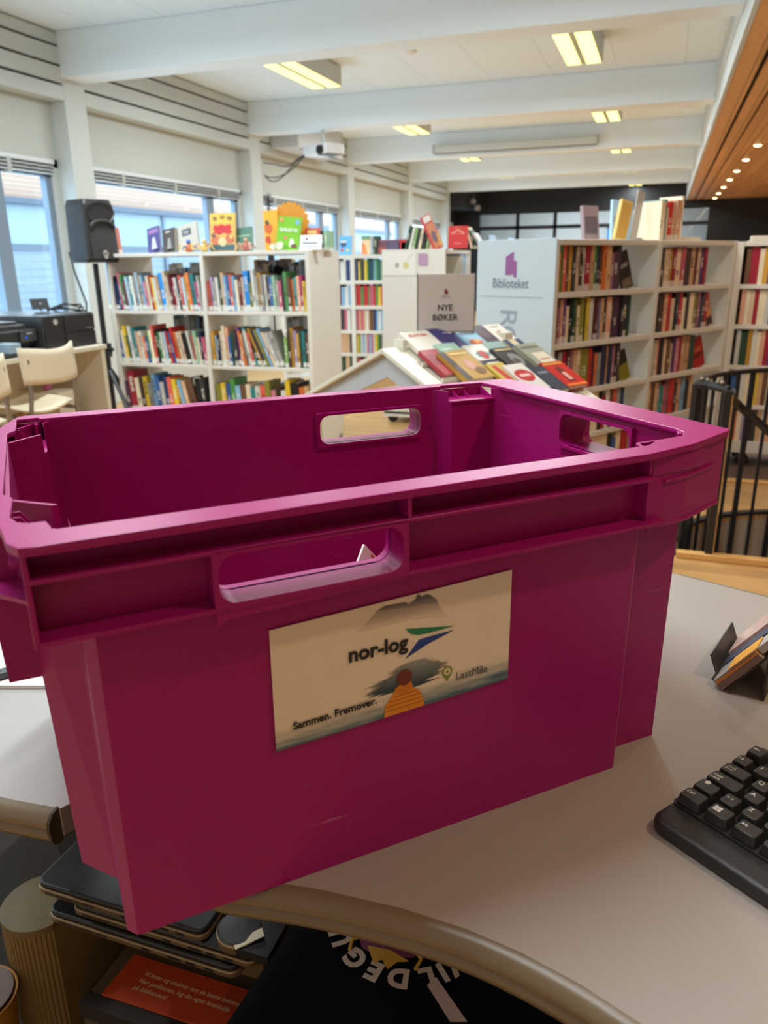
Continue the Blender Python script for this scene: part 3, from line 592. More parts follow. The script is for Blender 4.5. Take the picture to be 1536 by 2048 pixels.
# ---- far narrow bookcase
t = thing('bookcase', 'white bookcase seen between two others, two narrow visible columns, beside far windows', 'bookcase', (-3.5, 6.9, 0)); FF = T(-3.5, 6.9, 0)
for x in (.05, .785, 1.52): MB().box(x-.02, x+.02, 0, .3, .07, 1.25).build('side_panel', SHELF, t)
for x0 in (.05, .785):
    for z in (1.25, 1.025, .80, .575, .365, .14): MB().box(x0+.0205, x0+.7145, .003, .3, z-.03, z).build('shelf', SHELF, t)
casters(t, [(.1, .05), (1.45, .05), (.1, .25), (1.45, .25)], .035)
for k, z in enumerate((1.025, .80, .575, .365, .14)):
    pal = ([8, 8, 3, 5, 9, 5, 10, 11, 14], [8, 13, 11, 11, 9, 10, 8, 1], [5, 4, 13, 2, 6, 9, 9, 7], [3, 5, 13, 8, 9, 1, 10], [10, 13, 12])[k]
    stuff_row(FF @ T(0, .02, 0), .81, 1.19 if k < 4 else 1.0, z, .19, .14, .012, .03, pal); stuff_row(FF @ T(0, .02, 0), .48, .76, z, .19, .14, .014, .04, ([5, 4], [7, 9, 4], [4, 3, 13], [6, 3, 12], [6, 14])[k])
FFT = T(-3.5, 6.9, 1.25)
def upf(x, y, rz, tilt): return FFT @ T(x, y, .001) @ RZ(rz) @ RX(pi/2-rad(tilt))
gF = 'items on top of the far narrow bookcase'
cover_book('blue picture book with colourful figures on far bookcase top', upf(.69, .08, 0, 8), .12, .165, .012, (96, 170, 226), [((60, 80, 120), blob(.35, .6, .25, .2)), ((226, 190, 80), blob(.7, .25, .12, .08)), ((200, 80, 70), blob(.25, .25, .12, .1)), ((240, 240, 240), RC(.1, .6, .66, .74))], (), gF)
cover_book('orange and cream book standing beside dark books on far bookcase', upf(.90, .07, 0, 5), .085, .16, .02, (232, 200, 160), [((226, 140, 80), [(0, 0), (.7, 0), (.5, .5), (0, .7)]), ((110, 150, 110), RC(0, 1, .8, 1))], (), gF)
for i, c in enumerate(('grey', 'darkgreen')):
    o = bpy.data.objects.new('book', UB[0]); COL.objects.link(o); o.matrix_world = FFT @ T(.965+.028*i, .06, .001) @ Matrix.Diagonal((.024, .14, .158, 1)); o.color = (*srgb(*NAMED[c]), 1)
    tag(o, '%s book standing beside the purple box on far bookcase top' % c.replace('dark', 'dark '), 'book', gF)
bx = thing('box', 'purple and red picture box lying on far bookcase top', 'box', (-3.5+1.16, 6.98, 1.251))
MB().box(-.155, .155, 0, .12, 0, .125).build('carton', rgb(120, 70, 84), bx, bevel=.003)
e = frame((0, -.0008, 0), (1, 0, 0), (0, 0, 1))
for c, p in (((96, 84, 112), [(-.07, .01), (.06, .01), (.06, .11), (-.07, .11)]), ((200, 50, 58), [(.05, .005), (.15, .005), (.15, .12), (.05, .12)]), ((210, 200, 196), [(.075, .03), (.13, .03), (.13, .1), (.075, .1)]), ((170, 90, 80), [(-.15, .01), (-.08, .01), (-.08, .06), (-.15, .06)]), ((206, 120, 150), [(-.06, .06), (-.04, .1), (-.05, .1)])): MB().prism(p, 0, .0012, e).build('print', rgb(*c), bx)
# ---- items on the window-side bookcase
FLT = T(0, LY, 1.257)
def ul(x, y, rz, tilt, side=0): return FLT @ T(x, y, .001) @ RZ(rz) @ RY(rad(side)) @ RX(pi/2-rad(tilt))
gW = 'books shown on top of the window-side bookcase'
cover_book('purple-blue book leaning leftmost on window-side bookcase top', ul(-3.10, .14, -.1, 16, -12), .105, .165, .012, (84, 84, 140), [((196, 196, 214), [(.3, .15), (.75, .15), (.6, .6), (.4, .6)]), ((150, 120, 170), RC(.1, .9, .75, .92)), ((50, 50, 96), RC(.5, .9, .03, .12))], (), gW)
cover_book('dark grey book with pale figure on window-side bookcase top', ul(-2.985, .14, -.1, 16, -10), .105, .15, .016, (84, 80, 80), [((150, 148, 146), [(.35, .15), (.7, .15), (.6, .6), (.42, .6)]), ((210, 208, 204), RC(.25, .6, .84, .9)), ((40, 40, 44), RC(.3, .85, .03, .12))], (), gW)
cover_book('large pale grey book with small dark photograph on window-side bookcase top', ul(-2.85, .15, -.05, 14, -14), .17, .175, .014, (190, 188, 180), [((76, 88, 100), RC(.3, .72, .6, .84)), ((150, 150, 150), RC(.36, .62, .66, .78)), ((210, 190, 140), RC(.2, .8, .12, .2))], (), gW)
cover_book('red book half hidden behind the yellow comic, window-side bookcase top', ul(-2.665, .2, 0, 12, -8), .08, .165, .016, (200, 60, 74), (), (), gW)
cover_book('tall yellow and red comic book standing on window-side bookcase top', ul(-2.59, .12, 0, 7), .178, .225, .014, (214, 176, 96), [((228, 196, 90), RC(.03, .97, .72, .97)), ((204, 60, 62), [(.12, .60), (.2, .70), (.32, .66), (.45, .72), (.6, .67), (.78, .71), (.86, .62), (.8, .57), (.9, .50), (.7, .45), (.55, .49), (.38, .43), (.22, .48), (.1, .46), (.2, .55)]), ((70, 96, 104), RC(.03, .97, .02, .18)), ((206, 120, 90), blob(.25, .3, .18, .12)), ((200, 110, 90), blob(.78, .32, .18, .12)), ((214, 196, 150), blob(.5, .25, .16, .12)), ((150, 110, 80), blob(.2, .86, .1, .05)), ((170, 130, 70), blob(.5, .9, .1, .05)), ((150, 116, 80), blob(.78, .86, .1, .05)), ((120, 90, 90), blob(.15, .42, .08, .05)), ((230, 190, 110), blob(.85, .38, .07, .06))], (), gW)
cover_book('green book with tan lower band leaning on window-side bookcase top', ul(-2.455, .14, 0, 12, -5), .125, .14, .014, (84, 128, 112), [((170, 150, 110), RC(.1, .9, .05, .35)), ((150, 176, 150), RC(.1, .9, .6, .68))], (), gW)
o = bpy.data.objects.new('book', UB[0]); COL.objects.link(o); o.matrix_world = FLT @ T(-3.36, .1, .001) @ RY(rad(-4)) @ Matrix.Diagonal((.02, .035, .16, 1)); o.color = (*srgb(206, 120, 100), 1); tag(o, 'coral book standing behind the black loudspeaker, window-side bookcase top', 'book', gW)
def figurine(x, y, cols, lab):
    t = thing('toy_figure', lab, 'toy', (x, LY+y, 1.258)); random.seed(int(x*100) % 97)
    MB().lathe([(.012, 0), (.026, .01), (.022, .035), (.008, .05)], n=14).build('body', rgb(*cols[0]), t, smooth=60)
    MB().lathe([(.005, .048), (.014, .055), (.014, .068), (.004, .075)], n=14).build('head', rgb(*cols[1]), t, smooth=60)
    for k in range(6):
        a = k*pi/3+.4; MB().tube([(.015*cos(a), .015*sin(a), .03), (.045*cos(a), .045*sin(a), .05 if k % 2 else .035), (.06*cos(a), .06*sin(a), .012)], .004, 6).build('limb', rgb(*cols[2+k % (len(cols)-2)]), t)
figurine(-2.80, .06, [(196, 110, 70), (70, 110, 180), (60, 96, 170), (226, 190, 90)], 'small blue and orange insect toy before the grey book, window-side bookcase')
figurine(-2.69, .06, [(220, 190, 110), (226, 200, 130), (226, 190, 90), (196, 150, 70)], 'small yellow insect toy left of the yellow comic, window-side bookcase')
figurine(-2.40, .06, [(190, 110, 100), (206, 150, 130), (170, 90, 90), (220, 190, 170)], 'small reddish crab-like toy left of the starburst, window-side bookcase')
random.seed(11)
sb = thing('starburst_display', 'orange cardboard starburst stand behind the green pet book', 'display', (-2.185, LY+.20, 1.257))
pts = []
for k in range(44):
    a = 2*pi*k/44; r = .142 if k % 2 else .126; pts.append((r*cos(a)*.98, .148+r*sin(a)))
pts = [(x, max(y, 0)) for x, y in pts]
MB().add(plate_me([pts], .002), frame((0, 0, 0), (1, 0, 0), (0, sin(rad(8)), cos(rad(8))))).build('burst', rgb(206, 136, 14), sb)
MB().prism([(0, 0), (.1, 0), (0, .12)], -.002, .002, frame((0, .012, 0), (0, 1, 0), (0, 0, 1))).build('strut', rgb(190, 170, 130), sb)
cover_book('orange picture book with red fruit left of the green pet book', ul(-2.275, .17, .12, 8, -4), .09, .235, .012, (226, 170, 40), [((206, 96, 40), blob(.3, .55, .3, .13)), ((200, 70, 40), blob(.25, .28, .2, .1)), ((70, 60, 50), blob(.25, .7, .14, .06)), ((226, 220, 210), blob(.6, .1, .3, .08))], (), gW)
cover_book('bright green pet book with white title before the starburst', ul(-2.155, .12, 0, 10, 6), .15, .192, .014, (120, 186, 30), [((232, 236, 226), blob(.68, .22, .1, .14)), ((226, 210, 190), blob(.18, .12, .16, .12)), ((110, 70, 50), blob(.8, .14, .16, .07)), ((226, 120, 110), blob(.4, .36, .08, .05)), ((120, 180, 210), blob(.85, .85, .09, .07)), ((226, 150, 90), blob(.15, .88, .09, .06)), ((90, 160, 40), blob(.45, .1, .1, .06))], [('KJÆLEDYR', .5, .60, .13, (240, 244, 236))], gW)
sg = thing('sign', 'small white desk sign with dark lines at right end of window-side bookcase', 'sign', (-1.975, LY+.06, 1.258))
SGM = frame((0, 0, 0), (1, 0, 0), (0, .25, 1)); MB().box(-.07, .07, 0, .085, 0, .002, SGM).box(-.07, .07, 0, .002, -.05, 0, SGM).build('card', mat('sign_card', (.82, .83, .84), .5), sg)
MB().box(-.055, .04, .034, .043, .002, .0026, SGM).box(-.05, .045, .018, .022, .002, .0026, SGM).build('print', rgb(120, 122, 132), sg); MB().box(-.035, -.022, .055, .07, .002, .0026, SGM).build('emblem', rgb(150, 60, 80), sg)
cover_book('red and white book behind the small desk sign, window-side bookcase', ul(-2.02, .2, 0, 6), .10, .125, .02, (206, 80, 60), [((232, 226, 220), RC(.1, .9, .3, .6)), ((236, 200, 120), RC(.2, .8, .7, .9))], (), gW)
for i, c in enumerate(('charcoal', 'mint')):
    o = bpy.data.objects.new('book', UB[0]); COL.objects.link(o); o.matrix_world = FLT @ T(-1.952+.022*i-.01, .2, .001) @ Matrix.Diagonal((.02, .12, .11, 1)); o.color = (*srgb(*NAMED[c]), 1); tag(o, '%s upright book at far right end of window-side bookcase top' % c, 'book', gW)
pl = thing('feather_plant', 'black spiky dried plant on a slim stand right of the column behind the starburst', 'plant', (-4.25, 8.6, 1.25))
MB().cyl(.04, -.2, .05, n=14).build('vase', BLACK, pl)
b = MB(); random.seed(5)
for k in range(80):
    z = .40+.30*random.random(); a = random.random()*6.28; d = Vector((cos(a), sin(a), .6))*.075*random.uniform(.5, 1)
    b.tube([(0, 0, z), (d.x*.6, d.y*.6, z+d.z*.8), (d.x, d.y, z+d.z*.6)], .003, 4)
b.tube([(0, 0, 0), (.01, 0, .4), (0, 0, .74)], .006).build('fronds', BLACK, pl)
tag(MB().box(-1.9, -.0, 0, .3, 0, .7).warp(lambda c: c+Vector((-2.6, 8.85, 0))).build('cabinet', SHELF, bevel=.004), 'low white cabinet by the far windows mostly hidden by bookcases', 'cabinet')
pl.location = (-4.60, 8.97, 1.25); MB().cyl(.012, -1.25, -.19, n=10).build('stand', BLACK, pl); MB().cyl(.08, -1.25, -1.235, n=20).build('foot', BLACK, pl)
rest_o = rest.build('background_books', RESTM); tag(rest_o, 'remaining books and disc cases in back rows and far shelves of the bookcases', 'books', kind='stuff')

# ================================================================ display trolley
DU = Vector((.526, .8505, 0)); DN = Vector((.8505, -.526, 0)); DS = rad(23.5)
D0 = Vector((-.901, 2.558, .9)); DF = frame(D0, DU, -DN*cos(DS)+Vector((0, 0, sin(DS))))      # x along the ridge, y up the right slope, z out of it
t = thing('display_trolley', 'cream house-shaped book trolley with sloping racks of new books behind the crate', 'display', tuple(D0), math.atan2(DU.y, DU.x))
# local frame of the trolley: x along ridge, y away to the left slope (minus = right slope)
DW = mat('display_cream', (.76, .72, .60), .45)
def roof(x0, x1, dz, th, ln):
    b = MB()
    for sgn in (-1, 1):
        p = [(0, dz), (sgn*ln*cos(DS), dz-ln*sin(DS)), (sgn*ln*cos(DS), dz-ln*sin(DS)-th), (0, dz-th/cos(DS))]
        b.prism(p, x0, x1, frame((0, 0, 0), (0, 1, 0), (0, 0, 1)))
    return b
roof(-.005, .066, 0.0, .016, .56).build('end_roof', DW, t, bevel=.002)
MB().prism([(-.50, -.245), (-.36, -.245), (0, -.10), (.36, -.245), (.50, -.245), (.50, -.235), (0, -.022), (-.50, -.235)], .02, .035, frame((0, 0, 0), (0, 1, 0), (0, 0, 1))).build('gable', mat('gable_grey', (.50, .53, .56), .5), t)
roof(.068, .60, -.005, .012, .55).build('sloping_rack', DW, t, bevel=.002)
MB().box(.56, .60, -.06, .06, -.1, .02).build('end_post', DW, t); MB().box(.072, .09, -.025, .025, -.1, .025).build('end_post', DW, t)
for b_ in (.14, .25, .38, .50):
    y = -b_*cos(DS); z = -b_*sin(DS); MB().box(.07, .598, y-.004, y+.004, z-.003, z+.012).build('ledge', DW, t)
roof(.605, .645, .0, .014, .56).build('end_roof', DW, t, bevel=.002)
for x in (.02, .61):
    for y in (-.46 if x < .1 else -.12, .46):
        MB().box(x-.018, x+.018, y-.018, y+.018, -.82, -.215).build('leg', DW, t)
        c = MB().cyl(.04, -.012, .012, T(x, y, -.86) @ RX(pi/2), n=20).build('caster', BLACK, t); MB().box(x-.015, x+.015, y-.015, y+.015, -.86, -.82).build('bracket', STEEL, c)
gN = 'new books on the display trolley'
def dbook(a0, a1, btop, ht, th, col, lab, art=(), texts=(), lift=0):
    th *= .7; lift *= .35; btop += .022 if btop > 0 else .004; ht *= .92
    M = DF @ T((a0+a1)/2, -btop-ht, .004+lift) @ RX(rad(4))
    cover_book(lab, M, a1-a0, ht, th, col, art, texts, gN)
dbook(.10, .235, -.05, .165, .022, (226, 218, 204), 'cream book with red lettering SLOTTEN, far left of top row on trolley', [((208, 90, 80), RC(.3, .6, .12, .2))], [('SLOTTEN', .5, .82, .13, (208, 96, 84)), ('KIM', .42, .16, .14, (208, 70, 60))])
dbook(.243, .352, -.066, .14, .018, (62, 54, 120), 'deep violet-blue book in the top row on trolley', [((190, 180, 210), RC(.5, .9, .72, .76))])
dbook(.356, .455, -.066, .15, .02, (140, 190, 214), 'light blue book with black title and orange picture, top row on trolley', [((200, 96, 50), blob(.5, .18, .34, .16)), ((40, 50, 60), RC(.1, .7, .8, .88)), ((40, 50, 60), RC(.1, .9, .58, .66)), ((230, 160, 90), blob(.55, .2, .14, .08))])
dbook(.458, .532, -.064, .14, .018, (70, 50, 58), 'dark brown-purple book in the top row on trolley', [((96, 70, 78), blob(.5, .5, .3, .25))])
dbook(.536, .633, -.064, .135, .016, (226, 216, 204), 'white book with red oval picture, right end of top row on trolley', [((170, 40, 30), blob(.5, .42, .2, .2, 14, .03)), ((150, 140, 130), RC(.25, .75, .84, .88))])
dbook(.085, .16, .065, .165, .024, (168, 44, 54), 'dark red book at the left end of second row on trolley', [((140, 34, 44), RC(.1, .9, .4, .8))])
dbook(.18, .28, .033, .15, .024, (160, 192, 172), 'mint green book in the second row on trolley', [((226, 232, 226), RC(.15, .6, .72, .77)), ((130, 160, 150), RC(.4, .9, .3, .36))])
dbook(.295, .398, .062, .165, .022, (224, 222, 214), 'white book with red and teal figure and dark lower part on trolley', [((46, 44, 48), RC(0, 1, 0, .34)), ((90, 150, 150), blob(.5, .58, .3, .14)), ((196, 70, 60), [(.38, .4), (.62, .4), (.68, .62), (.6, .76), (.5, .66), (.42, .76), (.34, .62)]), ((220, 216, 206), RC(.2, .8, .14, .22))])
dbook(.408, .512, .05, .14, .02, (140, 166, 160), 'grey-green book with dark ship shape in the second row on trolley', [((60, 66, 70), [(.2, .3), (.9, .3), (.85, .42), (.6, .46), (.55, .56), (.4, .46), (.2, .42)])])
dbook(.524, .616, .048, .15, .02, (206, 192, 160), 'cream and navy book at right end of second row on trolley', [((60, 72, 96), RC(0, .3, .6, 1)), ((60, 72, 96), RC(.7, 1, .6, 1))])
dbook(.13, .262, .108, .185, .028, (190, 146, 64), 'gold and brown book with pink figure in the third row on trolley', [((70, 50, 42), RC(0, .22, 0, 1)), ((206, 150, 130), blob(.6, .45, .16, .2)), ((120, 84, 40), blob(.75, .25, .18, .12)), ((226, 200, 140), RC(.3, .9, .84, .9))], lift=.022)
dbook(.285, .37, .20, .15, .02, (200, 170, 70), 'yellow and red patterned book in the third row on trolley', [((196, 50, 50), [(.3, 0), (.6, 0), (.45, .9), (.2, .9)]), ((90, 150, 170), RC(.65, .95, .1, .6))], lift=.012)
dbook(.387, .495, .115, .17, .026, (52, 48, 46), 'black and white portrait book in the third row on trolley', [((130, 126, 122), blob(.62, .5, .3, .26)), ((70, 66, 64), blob(.55, .42, .14, .12)), ((206, 180, 120), RC(.1, .9, .87, .93))], lift=.016)
dbook(.528, .645, .106, .17, .026, (150, 150, 134), 'grey-green book with cream panel at right end of third row on trolley', [((216, 204, 180), RC(.25, .9, .15, .6)), ((110, 110, 96), RC(.1, .9, .8, .88)), ((190, 120, 100), RC(.35, .8, .3, .34))], lift=.016)
dbook(.338, .44, .232, .17, .022, (220, 214, 206), 'white book with red rounded sign on cover, bottom row on trolley', [((190, 44, 44), blob(.5, .55, .42, .24, 16, .04)), ((226, 190, 180), RC(.25, .75, .5, .6))], lift=.024)
dbook(.45, .53, .26, .16, .022, (50, 56, 70), 'dark navy book in the bottom row on trolley', [((120, 130, 140), RC(.2, .8, .7, .78))], lift=.014)
dbook(.525, .642, .245, .17, .022, (190, 24, 18), 'bright red book with pink door picture, bottom row on trolley', [((206, 150, 60), RC(.05, .95, .88, .95)), ((90, 40, 30), [(.35, .2), (.65, .2), (.62, .72), (.5, .8), (.38, .72)]), ((222, 160, 140), RC(.42, .6, .25, .55)), ((226, 120, 40), RC(.05, .95, .02, .1))], lift=.018)
# sign NYE BOKER
sg = thing('sign', 'framed sign reading NYE BØKER standing over the new-books trolley', 'sign', (-.753, 2.849, .936), rad(20))
MB().box(-.104, .104, -.004, .004, 0, .205).build('frame', mat('sign_plate', srgb(196, 184, 176), .25), sg, bevel=.001)
SF = frame((0, -.0042, 0), (1, 0, 0), (0, 0, 1))
MB().box(-.107, -.103, -.005, .005, -.002, .207).box(.103, .107, -.005, .005, -.002, .207).box(-.107, .107, -.005, .005, -.004, 0).build('edge', rgb(120, 120, 118), sg)
MB().add(text_me('NYE', .030, .0003, .0007), SF @ T(-.003, .085, .0003)).add(text_me('BØKER', .030, .0003, .0007), SF @ T(-.003, .050, .0003)).build('lettering', rgb(40, 38, 42), sg)
MB().prism([(-.006, .134), (-.006, .150), (.002, .154), (.002, .134)], 0, .0004, SF).prism([(.0024, .134), (.0024, .148), (.007, .146), (.007, .134)], 0, .0004, SF).build('emblem', rgb(120, 30, 60), sg)
MB().add(text_me('Biblioteket', .0075, .0002), SF @ T(0, .127, .0003)).box(-.018, .018, .1185, .1192, 0, .0003, SF).build('small_lettering', rgb(110, 90, 100), sg)
MB().box(-.02, .02, -.01, .01, -.045, -.003).build('foot', DW, sg)

# ================================================================ loudspeaker
t = thing('loudspeaker', 'black loudspeaker with horn and round badge on a tripod by the windows', 'loudspeaker', (-3.435, 4.28, 1.205), rad(72))
HS = .372
prof = rrect(-.115, .115, -.115, .115, .03)
cb = MB()
for z0, z1, s0, s1 in ((0, .02, .94, 1), (.02, HS-.03, 1, .95), (HS-.03, HS, .95, .86)): cb.prism([(x*s0, y*s0+.02) for x, y in prof], z0, z1, top=[(x*s1, y*s1+.02) for x, y in prof])
cb.build('cabinet', mat('speaker_black', (.02, .021, .023), .42), t, smooth=40)
MB().prism([(-.09, .02), (.09, .02), (.09, .17), (.06, .2), (0, .212), (-.06, .2), (-.09, .17)], 0, .006, frame((0, -.096, 0), (1, 0, 0), (0, .02, 1))).build('grille', mat('speaker_grille', (.035, .034, .034), .7, bump=.5, bscale=900), t, bevel=.003)
b = MB()
for r0, d0, r1, d1 in ((.10, 0, .085, .018), (.085, .018, .05, .045), (.05, .045, .02, .06)):
    n = 28
    for i in range(n):
        a, c = 2*pi*i/n, 2*pi*(i+1)/n
        b.face([(r0*cos(a), -.098+d0, .292+.62*r0*sin(a)), (r0*cos(c), -.098+d0, .292+.62*r0*sin(c)), (r1*cos(c), -.098+d1, .292+.62*r1*sin(c)), (r1*cos(a), -.098+d1, .292+.62*r1*sin(a))])
b.build('horn', mat('horn_black', (.05, .047, .045), .35), t, smooth=60)
MB().tube([(.085*cos(a), -.103, .205+.045*sin(a)) for a in [pi*k/12 for k in range(13)]], .008).build('trim_arc', mat('horn_black', (.05, .047, .045), .35), t)
MB().tube([(.016*cos(a), -.105, .052+.016*sin(a)) for a in [2*pi*k/16 for k in range(17)]], .003).box(-.01, .01, -.108, -.104, .024, .032).box(-.002, .002, -.108, -.104, .04, .064).build('badge', rgb(200, 196, 190), t)
t2 = thing('speaker_stand', 'black tripod stand carrying the loudspeaker beside the printer table', 'stand', (-3.445, 4.27, 0))
MB().cyl(.0175, .12, 1.2, n=16).build('pole', BLACK, t2); MB().cyl(.024, .18, .66, n=16).build('sleeve', BLACK, t2)
MB().box(-.03, .03, -.03, .03, .61, .70).cyl(.014, .02, .06, T(0, 0, .66) @ RY(pi/2)).build('clamp', BLACK, t2, bevel=.006)
MB().tube([(-.03+.045*cos(a)-.03, -.01, .65+.05*sin(a)) for a in [2*pi*k/16 for k in range(17)]], .005, 6).build('cable_loop', rgb(80, 78, 74), t2)
for k in range(3):
    a = rad(-27+120*k); lg = MB().tube([(.03*cos(a), .03*sin(a), .52), (.46*cos(a), .46*sin(a), .02)], .014).build('leg', BLACK, t2)
    MB().tube([(.02*cos(a), .02*sin(a), .2), (.25*cos(a), .25*sin(a), .27)], .008).build('brace', BLACK, lg)
tag(MB().tube([(-3.62, 4.25, 1.27), (-3.64, 4.3, 1.15), (-3.62, 4.35, .95), (-3.60, 4.3, .80), (-3.66, 4.2, .75)], .006).build('cable', BLACK), 'thin black cable hanging from the loudspeaker to the printer table', 'cable')

# ================================================================ printer table, printers, chairs
t = thing('table', 'long cream table along the windows carrying two printers', 'table', (-3.07, 3.82, 0))
MB().box(-.95, 0, -3.2, 0, .72, .745).build('tabletop', CREAM, t, bevel=.003)
MB().box(-.93, -.01, -.045, -.012, 0, .72).build('end_panel', CREAM, t); MB().box(-.445, -.42, -3.19, -.046, .05, .72).build('back_panel', CREAM, t)
MB().box(-.93, -.01, -3.19, -3.16, 0, .72).build('end_panel', CREAM, t)
PR = mat('printer_black', (.022, .022, .024), .4)
t = thing('printer', 'large dark office printer on the window table under a small black screen', 'printer', (-3.30, 3.645, .745), rad(0))
MB().box(-.62, .16, -.24, .17, 0, .185).build('body', mat('printer_side', (.035, .036, .04), .35), t, bevel=.006)
FX = frame((.162, -.24, 0), (0, 1, 0), (0, 0, 1))
MB().box(.005, .15, .002, .18, 0, .006, FX).build('left_door', PR, t); MB().box(.16, .405, .09, .178, 0, .008, FX).build('upper_panel', PR, t, bevel=.003); MB().box(.16, .405, .004, .084, 0, .008, FX).build('drawer', PR, t, bevel=.003)
MB().cyl(.016, 0, .002, FX @ T(.09, .15, .006), n=20).build('badge', rgb(190, 188, 184), t); MB().box(.33, .38, .098, .104, .008, .009, FX).build('print', rgb(130, 130, 130), t)
t = thing('small_screen', 'small tilted black screen on a stand on top of large printer', 'screen', (-3.40, 3.70, .9315), rad(62))
MB().box(-.05, .05, -.004, .004, .02, .085, RX(rad(-25))).build('display', BLACK, t, bevel=.002); MB().tube([(0, .01, .05), (0, .03, .02), (0, .0, .004)], .006).box(-.035, .035, -.02, .04, 0, .004).build('stand', rgb(140, 150, 160), t)
b = MB()
for k in range(5):
    b.tube([(-3.38, 3.72, .94+.004*k), (-3.33-.01*k, 3.82, .97-.012*k+.02*(k % 2)), (-3.33, 3.95+.02*k, .965-.02*k), (-3.42, 4.06, .95-.03*k), (-3.5, 4.1+.02*k, .9-.03*k)], .0045, 6)
tag(b.build('cable', BLACK), 'tangle of thin black cables behind the large printer', 'cable')
t = thing('printer', 'smaller black inkjet printer with blue lit button at left edge', 'printer', (-3.345, 3.275, .745), rad(0))
MB().box(-.2, .15, -.35, .12, .04, .125).box(-.19, .13, -.34, .10, 0, .05).build('body', PR, t, bevel=.012)
MB().box(-.17, .13, -.33, .09, .125, .15).box(-.14, .1, -.3, .06, .15, .165).build('scanner_lid', mat('printer_lid', (.06, .06, .062), .3), t, bevel=.006)
MB().box(.152, .165, .01, .12, .06, .12).build('control_panel', mat('printer_lid', (.06, .06, .062), .3), t, bevel=.003)
MB().cyl(.006, 0, .002, frame((.165, .045, .082), (0, 1, 0), (0, 0, 1))).build('power_button', emis('blue_led', (.05, .12, 1), 1), t)
MB().box(.165, .166, .05, .09, .098, .106).build('print', rgb(170, 175, 180), t)
MB().box(.1, .27, -.25, .09, .004, .016).box(.1, .25, -.2, .06, .016, .02).build('paper_tray', PR, t, bevel=.002)
tag(MB().box(-.1, .1, -.075, .075, 0, .003, T(-3.165, 3.245, .7655) @ RZ(.05)).build('paper', rgb(214, 206, 176)), 'sheet of cream paper in the tray of the smaller printer', 'paper').location.z = .001
tag(MB().box(-.05, .05, -.04, .04, 0, .05, T(-3.13, 3.13, .7655)).build('box', rgb(150, 176, 196), bevel=.004), 'small pale blue box beside the smaller printer tray', 'box')
def chair(x, y, lab, pad):
    t = thing('chair', lab, 'chair', (x, y, 0), pi/2, 'cream plywood chairs at the printer table')
    # local: +y faces the table (front), back at y=0
    SH = mat('cream_plywood', (.74, .64, .46), .45); W2 = .185
    MB().grid(lambda u, v: Vector(((u-.5)*2*W2, -.035+.06*(1-(2*u-1)**2)*-1+.035*0+(.012*(v-.5)), .635+.165*v+.02*abs(2*u-1)**2*(1 if v > .5 else .4))), 12, 5).build('backrest', SH, t, smooth=60, thick=.011)
    MB().grid(lambda u, v: Vector(((u-.5)*2*(W2-.01+.02*v), .0+.36*v, .515-.03*sin(pi*u)*(1-.4*v)+.015*v*(1-v)*4)), 12, 10).build('seat', SH, t, smooth=60, thick=.012)
    for s in (-1, 1):
        MB().tube([(s*.15, -.05, .76), (s*.152, -.045, .6), (s*.165, -.03, .46), (s*.20, -.07, .0)], .011).build('leg', STEEL, t)
        MB().tube([(s*.165, -.03, .48), (s*.165, .3, .48), (s*.19, .34, .0)], .011).build('leg', STEEL, t)
        MB().cyl(.008, 0, .004, frame((s*.15, -.055, .72), (1, 0, 0), (0, 0, 1))).build('rivet', rgb(220, 210, 180), t)
    MB().tube([(-.165, .1, .48), (.165, .1, .48)], .009).tube([(-.19, .3, .15), (.19, .3, .15)], .009).build('crossbar', mat('ochre_metal', srgb(170, 130, 60), .4), t)
    if pad:
        tag(MB().box(-.13, .13, -.16, .12, 0, .03, T(x-.2, y+.02, .508)).build('cushion', rgb(216, 130, 190), bevel=.012), 'pink pad on the seat of the left-edge cream chair', 'cushion')
    return t
chair(-2.90, 3.11, 'cream plywood chair with full backrest visible at printer table', 0)
chair(-2.80, 2.55, 'cream plywood chair cut by left edge with a pink pad on its seat', 1)
tag(MB().box(-.02, .02, -.02, .02, 0, .035, T(-3.35, 3.60, .5)).build('toy_block', rgb(220, 130, 190), bevel=.005), 'small pink block under the window table behind the chair', 'toy')
tag(MB().box(-.14, .14, -.08, .08, .02, .4985, T(-3.35, 3.60, 0)).build('box', CREAM), 'cream box under the window table carrying a pink block', 'box')

# ================================================================ stair railing
t = thing('stair_railing', 'black steel stair railing round the half-round stair opening', 'railing', (0, 0, 0))
IRON = mat('black_iron', (.016, .016, .019), .35, 0)
def ap(deg, r=SR-.025): return (SCX+r*cos(rad(deg)), SCY+r*sin(rad(deg)))
MB().tube([(*ap(186-k*3), .70) for k in range(54)], .011).build('top_rail', IRON, t)
for k, d in enumerate((178, 170, 161, 152, 143, 135, 127, 118, 109, 100, 91, 82, 72, 62, 52, 42)):
    MB().tube([(*ap(d), .70), (*ap(d), -.45)], .013 if k % 2 == 0 else .008).build('baluster', IRON, t)
MB().tube([(.165, 3.35, .70), (.167, 3.36, .03)], .019).build('post', IRON, t)
MB().box(.258, .288, 3.215, 3.2555, .0285, .70).build('newel_post', IRON, t, bevel=.003)
MB().box(.2885, .292, 3.222, 3.25, .0285, .68).build('lit_wood_strip', TRIMW, t)  # pale oak strip gives the wooden post its side lit orange
MB().tube([(.165, 3.35, .70), (.21, 3.29, .705), (.275, 3.235, .70)], .016).build('top_rail', IRON, t)
for x, y in ((.18, 3.33), (.20, 3.305), (.235, 3.265), (.25, 3.25)): MB().lathe([(.004, -.008), (.01, 0), (.004, .008)], T(x, y, .725), n=10).build('finial', mat('bright_steel', (.7, .68, .62), .2, 1), t)
